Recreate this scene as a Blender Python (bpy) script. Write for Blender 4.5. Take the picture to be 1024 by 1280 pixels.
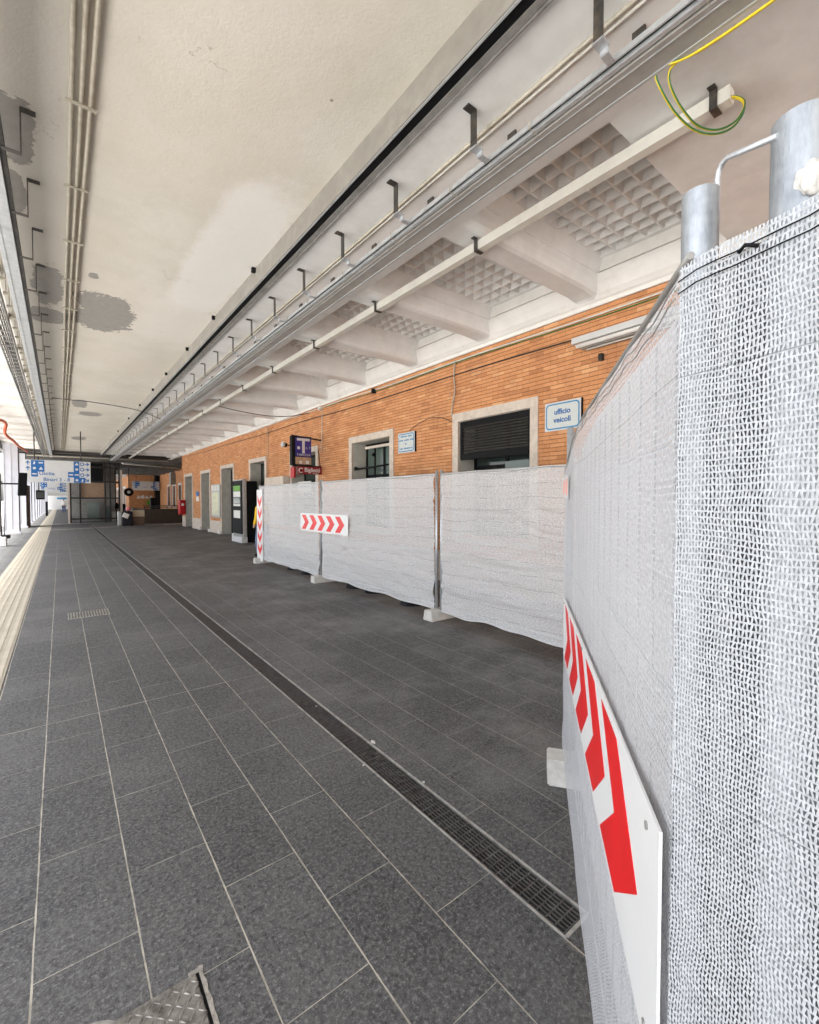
import bpy, bmesh, math, random
from mathutils import Vector, Matrix, noise
random.seed(7)
R = math.radians
S = bpy.context.scene
C = S.collection
for o in list(bpy.data.objects): bpy.data.objects.remove(o)

# ------------------------------------------------------------ camera
cd = bpy.data.cameras.new("camera"); cam = bpy.data.objects.new("camera", cd); C.objects.link(cam)
cd.sensor_fit = 'HORIZONTAL'; cd.sensor_width = 36; cd.lens = 36*562/1024.0
cd.clip_start = 0.02; cd.clip_end = 3000
cam.location = (0, 0, 1.66)
cam.rotation_euler = (R(90-1.529), 0, R(-37.858))
S.camera = cam
S.render.resolution_x = 819; S.render.resolution_y = 1024
# ------------------------------------------------------------ sky, sun, exposure
W = bpy.data.worlds.new("World"); S.world = W; W.use_nodes = True
wn = W.node_tree.nodes; wl = W.node_tree.links
SUN_EL, SUN_AZ = 72.0, 250.0      # azimuth clockwise from +Y
sky = wn.new("ShaderNodeTexSky"); sky.sky_type = 'NISHITA'; sky.sun_disc = False
sky.sun_elevation = R(SUN_EL); sky.sun_rotation = R(SUN_AZ); sky.dust_density = 4.0; sky.air_density = 1.0
wn["Background"].inputs[1].default_value = 0.15
hs = wn.new("ShaderNodeHueSaturation"); hs.inputs["Saturation"].default_value = .45
wl.new(sky.outputs[0], hs.inputs["Color"]); wl.new(hs.outputs[0], wn["Background"].inputs[0])
sd = bpy.data.lights.new("sun", 'SUN'); sd.energy = 3.0; sd.angle = R(14); sd.color = (1, .96, .9)
sun = bpy.data.objects.new("sun", sd); C.objects.link(sun)
dirv = Vector((math.sin(R(SUN_AZ))*math.cos(R(SUN_EL)), math.cos(R(SUN_AZ))*math.cos(R(SUN_EL)), math.sin(R(SUN_EL))))
sun.rotation_euler = dirv.to_track_quat('Z', 'Y').to_euler()
S.view_settings.view_transform = 'Standard'; S.view_settings.look = 'None'
S.view_settings.exposure = 2.25; S.view_settings.gamma = 1
try:
    S.cycles.max_bounces = 10; S.cycles.diffuse_bounces = 6; S.cycles.transparent_max_bounces = 16
except Exception: pass

# ------------------------------------------------------------ materials
def newmat(name):
    m = bpy.data.materials.new(name); m.use_nodes = True
    nt = m.node_tree; return m, nt, nt.nodes, nt.links, nt.nodes["Principled BSDF"]
def N(nt, t, **kw):
    n = nt.nodes.new(t)
    for k, v in kw.items(): setattr(n, k, v)
    return n
def M_(nt, op, a, b=None, c=None):
    n = nt.nodes.new("ShaderNodeMath"); n.operation = op
    for i, v in enumerate((a, b, c)):
        if v is None: continue
        if isinstance(v, (int, float)): n.inputs[i].default_value = v
        else: nt.links.new(v, n.inputs[i])
    return n.outputs[0]
def mix(nt, f, a, b):
    n = nt.nodes.new("ShaderNodeMix"); n.data_type = 'RGBA'
    if isinstance(f, (int, float)): n.inputs[0].default_value = f
    else: nt.links.new(f, n.inputs[0])
    for i, v in ((6, a), (7, b)):
        if isinstance(v, tuple): n.inputs[i].default_value = (*v[:3], 1)
        else: nt.links.new(v, n.inputs[i])
    return n.outputs[2]
def ramp(nt, v, a, b, lo=0.0, hi=1.0):
    n = nt.nodes.new("ShaderNodeMapRange"); n.inputs[1].default_value = a; n.inputs[2].default_value = b
    n.inputs[3].default_value = lo; n.inputs[4].default_value = hi; nt.links.new(v, n.inputs[0]); return n.outputs[0]
def nz(nt, co, scale, detail=4, rough=.6, vec=None):
    n = nt.nodes.new("ShaderNodeTexNoise"); n.inputs["Scale"].default_value = scale
    n.inputs["Detail"].default_value = detail; n.inputs["Roughness"].default_value = rough
    if vec:
        mp = nt.nodes.new("ShaderNodeMapping"); mp.inputs["Scale"].default_value = vec; nt.links.new(co, mp.inputs[0]); co = mp.outputs[0]
    nt.links.new(co, n.inputs["Vector"]); return n.outputs["Fac"]
def bump(nt, bs, h, st=.3, d=.002):
    b = nt.nodes.new("ShaderNodeBump"); b.inputs["Strength"].default_value = st; b.inputs["Distance"].default_value = d
    nt.links.new(h, b.inputs["Height"]); nt.links.new(b.outputs[0], bs.inputs["Normal"])
def pos(nt):                                   # object space = metres in this scene's frame for the large pieces
    return nt.nodes.new("ShaderNodeTexCoord").outputs["Object"]
def worldpos(nt): return nt.nodes.new("ShaderNodeNewGeometry").outputs["Position"]

def simple(name, col, rough=.6, metal=0, var=.15, scale=12, bumps=.15, dirt=None, bd=.002):
    m, nt, n, l, b = newmat(name)
    p = worldpos(nt)
    f = nz(nt, p, scale, 5)
    dark = tuple(c*(1-var) for c in col); lite = tuple(min(1, c*(1+var)) for c in col)
    c = mix(nt, ramp(nt, f, .3, .7), dark, lite)
    if dirt:
        g = nz(nt, p, scale*.28, 8, .7)
        c = mix(nt, ramp(nt, g, .52, .72, 0, dirt[1]), c, dirt[0])
    l.new(c, b.inputs["Base Color"]); b.inputs["Roughness"].default_value = rough; b.inputs["Metallic"].default_value = metal
    if bumps: bump(nt, b, nz(nt, p, scale*6, 3), bumps, bd)
    return m
MT = {}
LOWSPEC = ('black', 'shutter_grey', 'rubber', 'coat')
MT['white_paint'] = simple('white_paint', (.72,.71,.68), .5, dirt=((.35,.30,.24), .5), scale=5)
MT['rib_paint'] = simple('rib_paint', (.77,.765,.745), .7, var=.06, dirt=((.48,.43,.37), .4), scale=3.2, bumps=.3)
MT['frieze_paint'] = simple('frieze_paint', (.80,.78,.74), .7, var=.05, dirt=((.5,.44,.36), .4), scale=4)
MT['stone'] = simple('stone', (.62,.54,.46), .7, var=.14, scale=9, dirt=((.36,.30,.24), .5), bumps=.4)
MT['reveal'] = simple('reveal', (.50,.475,.415), .8, var=.12, scale=4, dirt=((.2,.18,.15), .5))
MT['galv'] = simple('galv', (.52,.54,.56), .42, .6, var=.12, scale=30, dirt=((.56,.57,.58), .5))
MT['zinc_light'] = simple('zinc_light', (.55,.57,.58), .45, .55, var=.1, scale=16, dirt=((.22,.2,.18), .35))
MT['grey_steel'] = simple('grey_steel', (.30,.29,.27), .5, .35, var=.12, scale=12, dirt=((.07,.06,.05), .6))
MT['fascia'] = simple('fascia', (.27,.255,.225), .55, .2, var=.1, scale=7, dirt=((.5,.48,.44), .4))
m, nt, n, l, b = newmat('galv_post'); MT['galv_post'] = m
p = worldpos(nt); f = nz(nt, p, 26, 6, .75, (1, 1, .22)); c = mix(nt, ramp(nt, f, .38, .62), (.24,.26,.28), (.40,.42,.44))
vv = N(nt, "ShaderNodeTexVoronoi"); vv.inputs["Scale"].default_value = 70; l.new(p, vv.inputs["Vector"]); c = mix(nt, ramp(nt, vv.outputs["Distance"], .1, .7, .25, 0), c, (.48,.50,.51))
g = nz(nt, p, 60, 5, .8, (1, 1, .12)); c = mix(nt, ramp(nt, g, .60, .68, 0, .75), c, (.13,.14,.17)); l.new(c, b.inputs["Base Color"])
b.inputs["Metallic"].default_value = .55; l.new(ramp(nt, f, .3, .7, .5, .33), b.inputs["Roughness"]); bump(nt, b, f, .35, .002)
MT['tray_grey'] = simple('tray_grey', (.33,.315,.29), .5, .15, var=.1, scale=9, dirt=((.2,.18,.15), .4))
MT['dark_steel'] = simple('dark_steel', (.035,.032,.03), .5, .5, var=.4, scale=20, dirt=((.16,.12,.09), .4))
MT['shutter_grey'] = simple('shutter_grey', (.04,.037,.033), .45, .2, var=.2)
MT['black'] = simple('black', (.007,.007,.008), .6, 0, var=.3)
MT['strap'] = simple('strap', (.07,.065,.058), .5, .5, var=.3, scale=30, dirt=((.2,.15,.11), .7))
MT['conduit'] = simple('conduit', (.43,.395,.32), .55, .1, var=.12, scale=14, dirt=((.22,.18,.12), .6))
MT['duct'] = simple('duct', (.66,.65,.59), .45, var=.06, scale=5, dirt=((.42,.38,.31), .45))
MT['concrete_block'] = simple('concrete_block', (.56,.54,.50), .85, var=.1, scale=25, dirt=((.36,.34,.31), .6), bumps=.5)
MT['rubber'] = simple('rubber', (.02,.02,.022), .8, var=.4, scale=20)
MT['blue'] = simple('blue', (.006,.115,.36), .5, var=.05)
MT['lightblue'] = simple('lightblue', (.02,.22,.45), .5, var=.05)
MT['signwhite'] = simple('signwhite', (.60,.605,.60), .45, var=.04, dirt=((.5,.49,.46), .3))
MT['signgrey'] = simple('signgrey', (.58,.62,.60), .5, var=.05)
MT['navy'] = simple('navy', (.03,.02,.20), .4, var=.1)
MT['maroon'] = simple('maroon', (.22,.008,.015), .4, var=.1)
MT['red'] = simple('red', (.80,.006,.012), .4, var=.05, scale=5)
MT['post_red'] = simple('post_red', (.5,.008,.015), .35, var=.1)
MT['board_white'] = simple('board_white', (.70,.70,.69), .42, var=.03, scale=3, dirt=((.62,.6,.56), .35))
MT['pillar_white'] = simple('pillar_white', (.56,.56,.60), .5, var=.05, dirt=((.45,.44,.44), .3), scale=3)
MT['brown'] = simple('brown', (.12,.075,.05), .7, var=.3)
MT['wood_dark'] = simple('wood_dark', (.05,.035,.025), .5, var=.4, scale=6)
MT['tan_panel'] = simple('tan_panel', (.38,.25,.16), .6, var=.2)
MT['cardboard'] = simple('cardboard', (.50,.40,.28), .8, var=.1)
MT['orange_pipe'] = simple('orange_pipe', (.55,.10,.03), .5, var=.15)
MT['pink'] = simple('pink', (.6,.2,.2), .7); MT['skin'] = simple('skin', (.5,.3,.22), .6, var=.05)
MT['hivis'] = simple('hivis', (.85,.50,.01), .7, var=.08); MT['jeans'] = simple('jeans', (.05,.08,.16), .8)
MT['coat'] = simple('coat', (.02,.02,.025), .8); MT['bluegrey'] = simple('bluegrey', (.16,.2,.3), .8)
MT['green_wire'] = simple('green_wire', (.03,.15,.03), .45, var=.2)
MT['yellow_wire'] = simple('yellow_wire', (.75,.60,.02), .45, var=.1)
MT['cable_dark'] = simple('cable_dark', (.05,.045,.04), .6, var=.3)
MT['drain_frame'] = simple('drain_frame', (.42,.41,.38), .5, .5, var=.3, scale=18, dirt=((.05,.045,.04), .8))
MT['drain_bar'] = simple('drain_bar', (.12,.115,.11), .45, .6, var=.35, scale=22, dirt=((.06,.045,.035), .8))
MT['ballast'] = simple('ballast', (.52,.51,.49), .9, var=.25, scale=3, bumps=.6)
MT['paper'] = simple('paper', (.72,.72,.68), .6, var=.08, scale=6)
MT['poster'] = simple('poster', (.66,.66,.48), .6, var=.25, scale=7)
MT['concrete_patch'] = simple('concrete_patch', (.27,.26,.235), .9, var=.25, scale=30, bumps=.6)
MT['far_beam'] = simple('far_beam', (.15,.145,.135), .8, var=.3, scale=2, dirt=((.05,.045,.04), .6))
MT['mortar_rim'] = simple('mortar_rim', (.36,.34,.30), .9, var=.35, scale=50, dirt=((.09,.08,.07), .8), bumps=.8)
MT['added_backing'] = simple('added_backing', (.09,.09,.095), .9, var=.4, scale=8)
MT['alu'] = simple('alu', (.45,.46,.46), .35, .7, var=.1)
MT['green_sign'] = simple('green_sign', (.12,.35,.03), .5)
def glassmat(name, col, rough=.08):
    m, nt, n, l, b = newmat(name); b.inputs["Base Color"].default_value = (*col, 1)
    b.inputs["Roughness"].default_value = rough; b.inputs["Specular IOR Level"].default_value = .8
    bump(nt, b, nz(nt, worldpos(nt), 3, 2), .05, .01); return m
MT['glass_dark'] = glassmat('glass_dark', (.035,.05,.045)); MT['glass_green'] = glassmat('glass_green', (.09,.13,.115), .15)

# diamond plate steel
MT['plate'] = simple('plate', (.26,.25,.23), .38, .6, var=.4, scale=45, dirt=((.05,.042,.035), .9), bumps=.4)

# floor tiles
m, nt, n, l, b = newmat('floor_tiles'); MT['floor'] = m
p = worldpos(nt); sp = N(nt, "ShaderNodeSeparateXYZ"); l.new(p, sp.inputs[0]); X, Y = sp.outputs[0], sp.outputs[1]
wob = nz(nt, p, 2.2, 2); wob = M_(nt, 'MULTIPLY', M_(nt, 'SUBTRACT', wob, .5), .006)
rx = M_(nt, 'DIVIDE', M_(nt, 'ADD', M_(nt, 'ADD', X, .104), wob), .3175); row = M_(nt, 'FLOOR', rx); fx = M_(nt, 'SUBTRACT', rx, row)
half = M_(nt, 'MULTIPLY', M_(nt, 'FLOORED_MODULO', row, 2), .5)
ry = M_(nt, 'ADD', M_(nt, 'DIVIDE', M_(nt, 'ADD', M_(nt, 'SUBTRACT', Y, 1.972), wob), .645), half); cy = M_(nt, 'FLOOR', ry); fy = M_(nt, 'SUBTRACT', ry, cy)
dx = M_(nt, 'MULTIPLY', M_(nt, 'MINIMUM', fx, M_(nt, 'SUBTRACT', 1, fx)), .3175)
dy = M_(nt, 'MULTIPLY', M_(nt, 'MINIMUM', fy, M_(nt, 'SUBTRACT', 1, fy)), .645)
wj = ramp(nt, nz(nt, p, 14, 3), .3, .7, .0012, .0036)
jx = M_(nt, 'LESS_THAN', dx, M_(nt, 'ADD', wj, .0004)); jy = M_(nt, 'LESS_THAN', dy, M_(nt, 'MULTIPLY', wj, .62))
jt = M_(nt, 'MAXIMUM', jx, jy)
thr = M_(nt, 'LESS_THAN', M_(nt, 'ABSOLUTE', M_(nt, 'SUBTRACT', Y, 4.232)), .0028)
thr = M_(nt, 'MULTIPLY', thr, M_(nt, 'LESS_THAN', X, 1.48)); jt = M_(nt, 'MAXIMUM', jt, thr)
# joints are dirty and dark in places, pale where the grout is fresh
side = M_(nt, 'GREATER_THAN', X, 1.56)
fade = M_(nt, 'MULTIPLY', side, .45)
wn_ = N(nt, "ShaderNodeTexWhiteNoise"); wn_.noise_dimensions = '2D'; cb = N(nt, "ShaderNodeCombineXYZ"); l.new(row, cb.inputs[0]); l.new(cy, cb.inputs[1]); l.new(cb.outputs[0], wn_.inputs["Vector"])
tile = mix(nt, wn_.outputs["Value"], (.036,.037,.038), (.064,.064,.064))
fine = nz(nt, p, 62, 5, .9); tile = mix(nt, ramp(nt, fine, .50, .60, 0, .8), tile, (.24,.238,.23))
med = nz(nt, p, 24, 6, .85, (1.0, .55, 1)); tile = mix(nt, ramp(nt, med, .47, .60, 0, .5), tile, (.12,.119,.115))
drk = nz(nt, p, 48, 5, .88); tile = mix(nt, ramp(nt, drk, .49, .40, 0, .9), tile, (.009,.009,.010))
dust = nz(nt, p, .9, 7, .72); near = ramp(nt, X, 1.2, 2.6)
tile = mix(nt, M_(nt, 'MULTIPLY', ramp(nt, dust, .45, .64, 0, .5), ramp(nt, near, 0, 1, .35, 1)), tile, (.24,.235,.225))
mvor = N(nt, "ShaderNodeTexVoronoi"); mvor.inputs["Scale"].default_value = 7; l.new(p, mvor.inputs["Vector"])
spk = M_(nt, 'LESS_THAN', mvor.outputs["Distance"], .035); tile = mix(nt, M_(nt, 'MULTIPLY', spk, .5), tile, (.3,.29,.26))
jn = nz(nt, p, 5, 4, .7); jcol = mix(nt, ramp(nt, jn, .4, .6), (.46,.43,.35), (.28,.26,.21))
jcol = mix(nt, fade, jcol, (.12,.112,.10))
farj = ramp(nt, Y, 12, 28, 0, .6); jcol = mix(nt, farj, jcol, (.07,.068,.065))
l.new(mix(nt, jt, tile, jcol), b.inputs["Base Color"])
l.new(ramp(nt, med, .3, .7, .72, .5), b.inputs["Roughness"])
h = M_(nt, 'SUBTRACT', M_(nt, 'ADD', M_(nt, 'MULTIPLY', med, .8), M_(nt, 'MULTIPLY', fine, .5)), M_(nt, 'MULTIPLY', jt, .5)); bump(nt, b, h, .8, .005)

# brick wall (faces X = const use Y,Z ; faces Y = const use X,Z)
def brickmat(name, along):
    m, nt, n, l, b = newmat(name)
    p = worldpos(nt); sp = N(nt, "ShaderNodeSeparateXYZ"); l.new(p, sp.inputs[0])
    A, Z = sp.outputs[along], sp.outputs[2]
    w = M_(nt, 'MULTIPLY', M_(nt, 'SUBTRACT', nz(nt, p, 6, 3), .5), .010)
    rz_ = M_(nt, 'DIVIDE', M_(nt, 'ADD', Z, w), .0655); row = M_(nt, 'FLOOR', rz_); fz = M_(nt, 'SUBTRACT', rz_, row)
    ra = M_(nt, 'ADD', M_(nt, 'DIVIDE', M_(nt, 'ADD', A, w), .27), M_(nt, 'MULTIPLY', M_(nt, 'FLOORED_MODULO', row, 2), .5)); col = M_(nt, 'FLOOR', ra); fa = M_(nt, 'SUBTRACT', ra, col)
    cb = N(nt, "ShaderNodeCombineXYZ"); l.new(row, cb.inputs[0]); l.new(col, cb.inputs[1])
    wn_ = N(nt, "ShaderNodeTexWhiteNoise"); wn_.noise_dimensions = '2D'; l.new(cb.outputs[0], wn_.inputs["Vector"]); rv = wn_.outputs["Value"]
    cr = N(nt, "ShaderNodeValToRGB"); l.new(rv, cr.inputs[0]); e_ = cr.color_ramp.elements
    e_[0].position = 0; e_[0].color = (.46,.185,.07,1); e_[1].position = 1; e_[1].color = (.74,.40,.19,1)
    for ps, cl in ((.10,(.58,.25,.095,1)),(.5,(.64,.285,.115,1)),(.9,(.68,.32,.14,1))): q_ = e_.new(ps); q_.color = cl
    c = cr.outputs[0]
    f = nz(nt, p, 1.7, 6, .7); c = mix(nt, ramp(nt, f, .48, .72, 0, .6), c, (.36,.14,.06))
    g = nz(nt, p, 30, 4, .7, (1, .6, 1.6)); c = mix(nt, ramp(nt, g, .5, .8, 0, .5), c, (.80,.50,.28))
    k = nz(nt, p, 45, 3); c = mix(nt, ramp(nt, k, .36, .24, 0, .8), c, (.14,.06,.03))
    jw = ramp(nt, nz(nt, p, 20, 3), .3, .7, .09, .17)
    hj = M_(nt, 'LESS_THAN', fz, jw); vj = M_(nt, 'LESS_THAN', fa, .022)
    c = mix(nt, M_(nt, 'MULTIPLY', vj, .45), c, (.20,.085,.04)); c = mix(nt, M_(nt, 'MULTIPLY', hj, .9), c, (.15,.06,.028))
    l.new(c, b.inputs["Base Color"]); b.inputs["Roughness"].default_value = .8
    h = M_(nt, 'SUBTRACT', M_(nt, 'MULTIPLY', g, .4), M_(nt, 'MAXIMUM', hj, M_(nt, 'MULTIPLY', vj, .5))); bump(nt, b, h, .9, .008); return m
MT['brick'] = brickmat('brick_side', 1); MT['brick_end'] = brickmat('brick_end', 0)

# plaster ceiling with grey cement repairs and a fresh white repaint
m, nt, n, l, b = newmat('plaster_ceiling'); MT['plaster'] = m
p = worldpos(nt); sp = N(nt, "ShaderNodeSeparateXYZ"); l.new(p, sp.inputs[0])
n1 = M_(nt, 'SUBTRACT', nz(nt, p, 2.6, 7, .62), .5); n2 = M_(nt, 'SUBTRACT', nz(nt, p, 9, 4, .6), .5)
def blob(cx, cy_, rx_, ry_, rough=.9, k=1.0, slant=0.0):
    x = M_(nt, 'DIVIDE', M_(nt, 'SUBTRACT', M_(nt, 'SUBTRACT', sp.outputs[0], cx), M_(nt, 'MULTIPLY', M_(nt, 'SUBTRACT', sp.outputs[1], cy_), slant)), rx_)
    y = M_(nt, 'DIVIDE', M_(nt, 'SUBTRACT', sp.outputs[1], cy_), ry_)
    d = M_(nt, 'POWER', M_(nt, 'ADD', M_(nt, 'POWER', M_(nt, 'ABSOLUTE', x), 3.0), M_(nt, 'POWER', M_(nt, 'ABSOLUTE', y), 3.0)), .3333)
    return M_(nt, 'ADD', M_(nt, 'ADD', d, M_(nt, 'MULTIPLY', n1, rough)), M_(nt, 'MULTIPLY', n2, rough*.35))
base = mix(nt, ramp(nt, nz(nt, p, 1.1, 5, .65), .3, .7), (.57,.535,.455), (.67,.64,.575))
base = mix(nt, ramp(nt, nz(nt, p, .5, 3, .5), .35, .65, 0, .55), base, (.64,.58,.50))
base = mix(nt, ramp(nt, nz(nt, p, 35, 4, .7), .55, .8, 0, .25), base, (.42,.37,.3))
# darker, greyer band left of the conduits
band = M_(nt, 'LESS_THAN', M_(nt, 'ADD', sp.outputs[0], M_(nt, 'MULTIPLY', n2, .05)), .14)
base = mix(nt, M_(nt, 'MULTIPLY', band, .55), base, (.50,.475,.43))
rp = blob(1.75, 6.3, .42, 1.9, .55, slant=-.02)
base = mix(nt, ramp(nt, rp, 1.12, .88, 0, .75), base, (.77,.75,.715))
rp2 = blob(1.7, 8.8, .6, 1.2, .8)
base = mix(nt, ramp(nt, rp2, 1.3, .75, 0, .5), base, (.76,.735,.69))
c = base
for (cx, cy_, rx_, ry_) in ((.62,9.25,.40,.80),(-.08,8.55,.17,.72),(-.10,9.85,.22,.36),(-.27,5.15,.15,.42),(-.3,6.1,.07,.4),(.42,7.7,.055,.10),(.55,18.1,.20,.7),(.9,20.1,.32,.5),(.8,28.3,.27,.8)):
    bb = M_(nt, 'ADD', blob(cx, cy_, rx_, ry_, 1.5), M_(nt, 'MULTIPLY', M_(nt, 'SUBTRACT', nz(nt, p, 22, 4, .7), .5), .5))
    rim = M_(nt, 'LESS_THAN', bb, 1.03)
    c = mix(nt, M_(nt, 'MULTIPLY', rim, .8), c, (.20,.18,.155))
    ins = M_(nt, 'LESS_THAN', bb, .985)
    c = mix(nt, ins, c, mix(nt, ramp(nt, n2, -.3, .3), (.27,.255,.235), (.33,.315,.29)))
# hair cracks and spots
vor = N(nt, "ShaderNodeTexVoronoi"); vor.feature = 'DISTANCE_TO_EDGE'; vor.inputs["Scale"].default_value = .55
vm = N(nt, "ShaderNodeVectorMath"); vm.operation = 'ADD'; l.new(p, vm.inputs[0])
cv = N(nt, "ShaderNodeCombineXYZ"); l.new(M_(nt, 'MULTIPLY', n1, 1.2), cv.inputs[0]); l.new(M_(nt, 'MULTIPLY', n2, .7), cv.inputs[1]); l.new(cv.outputs[0], vm.inputs[1]); l.new(vm.outputs[0], vor.inputs["Vector"])
cr = M_(nt, 'MULTIPLY', M_(nt, 'LESS_THAN', vor.outputs["Distance"], .0022), M_(nt, 'GREATER_THAN', nz(nt, p, .9, 4), .60))
c = mix(nt, M_(nt, 'MULTIPLY', cr, .6), c, (.2,.16,.12))
v2 = N(nt, "ShaderNodeTexVoronoi"); v2.inputs["Scale"].default_value = 1.5; l.new(p, v2.inputs["Vector"])
c = mix(nt, M_(nt, 'MULTIPLY', M_(nt, 'LESS_THAN', v2.outputs["Distance"], .022), .7), c, (.14,.11,.08))
l.new(c, b.inputs["Base Color"]); b.inputs["Roughness"].default_value = .9
bump(nt, b, M_(nt, 'ADD', nz(nt, p, 45, 5, .7), M_(nt, 'MULTIPLY', nz(nt, p, 5, 5), 2)), .35, .006)

# knitted net
def netmat(name, cw, ch, open_=1.0, col=(.62,.65,.69), streak=.5, far=False):
    m, nt, n, l, b = newmat(name); m.surface_render_method = 'DITHERED' if hasattr(m, 'surface_render_method') else m.surface_render_method
    uv = nt.nodes.new("ShaderNodeUVMap").outputs[0]; sp = N(nt, "ShaderNodeSeparateXYZ"); l.new(uv, sp.inputs[0])
    wx = M_(nt, 'MULTIPLY', M_(nt, 'SUBTRACT', nz(nt, uv, 12, 2), .5), .014); wy = M_(nt, 'MULTIPLY', M_(nt, 'SUBTRACT', nz(nt, uv, 7, 3, .5, (1, 1.2, 1)), .5), .020)
    u = M_(nt, 'DIVIDE', M_(nt, 'ADD', sp.outputs[0], wx), cw); v = M_(nt, 'DIVIDE', M_(nt, 'ADD', sp.outputs[1], wy), ch)
    fv = M_(nt, 'FRACT', v); fu1 = M_(nt, 'FRACT', M_(nt, 'ADD', u, M_(nt, 'MULTIPLY', M_(nt, 'SUBTRACT', nz(nt, uv, 110, 2), .5), .14)))
    up = M_(nt, 'LESS_THAN', fu1, .5); fu = M_(nt, 'ABSOLUTE', M_(nt, 'SUBTRACT', M_(nt, 'FRACT', M_(nt, 'MULTIPLY', fu1, 2)), .5))
    lin = M_(nt, 'ADD', M_(nt, 'MULTIPLY', up, M_(nt, 'SUBTRACT', 1, fv)), M_(nt, 'MULTIPLY', M_(nt, 'SUBTRACT', 1, up), fv)); lin = M_(nt, 'ADD', lin, .08)
    dens = nz(nt, uv, 1.0, 4, .7, (2.5, 26, 1)); dens2 = nz(nt, uv, 34, 4, .75, (1, 2.2, 1)) if far else nz(nt, uv, 80, 3, .6)
    wid = M_(nt, 'ADD', ramp(nt, dens, .3, .7, .38+.10*streak, .38-.13*streak), M_(nt, 'MULTIPLY', M_(nt, 'SUBTRACT', dens2, .5), 1.6 if far else .55)); wid = M_(nt, 'MULTIPLY', wid, open_)
    hole = M_(nt, 'MULTIPLY', M_(nt, 'LESS_THAN', fu, M_(nt, 'MULTIPLY', wid, lin)), M_(nt, 'MULTIPLY', M_(nt, 'GREATER_THAN', fv, .14), M_(nt, 'LESS_THAN', fv, .88)))
    # dark woven threads; on the far net, wavy lines painting the shade of creases
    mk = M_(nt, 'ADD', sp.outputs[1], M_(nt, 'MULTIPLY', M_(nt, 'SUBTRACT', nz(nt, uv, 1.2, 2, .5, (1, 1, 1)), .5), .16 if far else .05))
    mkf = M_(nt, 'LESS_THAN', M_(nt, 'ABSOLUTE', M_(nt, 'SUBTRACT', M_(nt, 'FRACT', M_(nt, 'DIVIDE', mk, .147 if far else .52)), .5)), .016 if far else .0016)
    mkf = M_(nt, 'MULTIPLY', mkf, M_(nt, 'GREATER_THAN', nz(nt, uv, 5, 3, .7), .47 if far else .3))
    tr = N(nt, "ShaderNodeBsdfTransparent"); df = N(nt, "ShaderNodeBsdfDiffuse"); tl = N(nt, "ShaderNodeBsdfTranslucent")
    edge = M_(nt, 'ADD', fu, M_(nt, 'MULTIPLY', fv, .3)); cc = mix(nt, ramp(nt, nz(nt, uv, 42, 4, .8, (1, 2, 1)) if far else nz(nt, uv, 120, 3), .36, .60), tuple(c*(.62 if far else .78) for c in col), col)
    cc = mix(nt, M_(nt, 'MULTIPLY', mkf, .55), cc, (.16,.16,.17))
    l.new(cc, df.inputs[0]); l.new(cc, tl.inputs[0])
    bp = N(nt, "ShaderNodeBump"); bp.inputs["Strength"].default_value = .5; bp.inputs["Distance"].default_value = .002; l.new(edge, bp.inputs["Height"]); l.new(bp.outputs[0], df.inputs["Normal"])
    m1 = N(nt, "ShaderNodeMixShader"); m1.inputs[0].default_value = .35; l.new(df.outputs[0], m1.inputs[1]); l.new(tl.outputs[0], m1.inputs[2])
    m2 = N(nt, "ShaderNodeMixShader"); l.new(hole, m2.inputs[0]); l.new(m1.outputs[0], m2.inputs[1]); l.new(tr.outputs[0], m2.inputs[2])
    l.new(m2.outputs[0], nt.nodes["Material Output"].inputs[0]); nt.nodes.remove(b); return m
MT['net'] = netmat('net', .0080, .0078, 1.0, (.66,.68,.70)); MT['net_side'] = netmat('net_side', .0092, .0105, .95, (.76,.77,.79), .9); MT['net_added_lining'] = netmat('net_added_lining', .0092, .0088, .45, (.70,.71,.73), .9); MT['net_far'] = netmat('net_far', .0092, .0088, .54, (.92,.93,.94), 1.3, True)

# tactile paving
m, nt, n, l, b = newmat('tactile'); MT['tactile'] = m
p = worldpos(nt); sp = N(nt, "ShaderNodeSeparateXYZ"); l.new(p, sp.inputs[0])
c = mix(nt, ramp(nt, nz(nt, p, 4, 6, .7), .35, .7), (.47,.43,.34), (.38,.345,.275))
jy = M_(nt, 'LESS_THAN', M_(nt, 'FRACT', M_(nt, 'DIVIDE', sp.outputs[1], .6)), .008); c = mix(nt, M_(nt, 'MULTIPLY', jy, .6), c, (.2,.18,.14))
gz = ramp(nt, sp.outputs[2], .0055, .0075, 1, 0); c = mix(nt, M_(nt, 'MULTIPLY', gz, .55), c, (.26,.23,.17))
l.new(c, b.inputs["Base Color"]); b.inputs["Roughness"].default_value = .8

for k_ in LOWSPEC: MT[k_].node_tree.nodes['Principled BSDF'].inputs['Specular IOR Level'].default_value = .15
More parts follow.
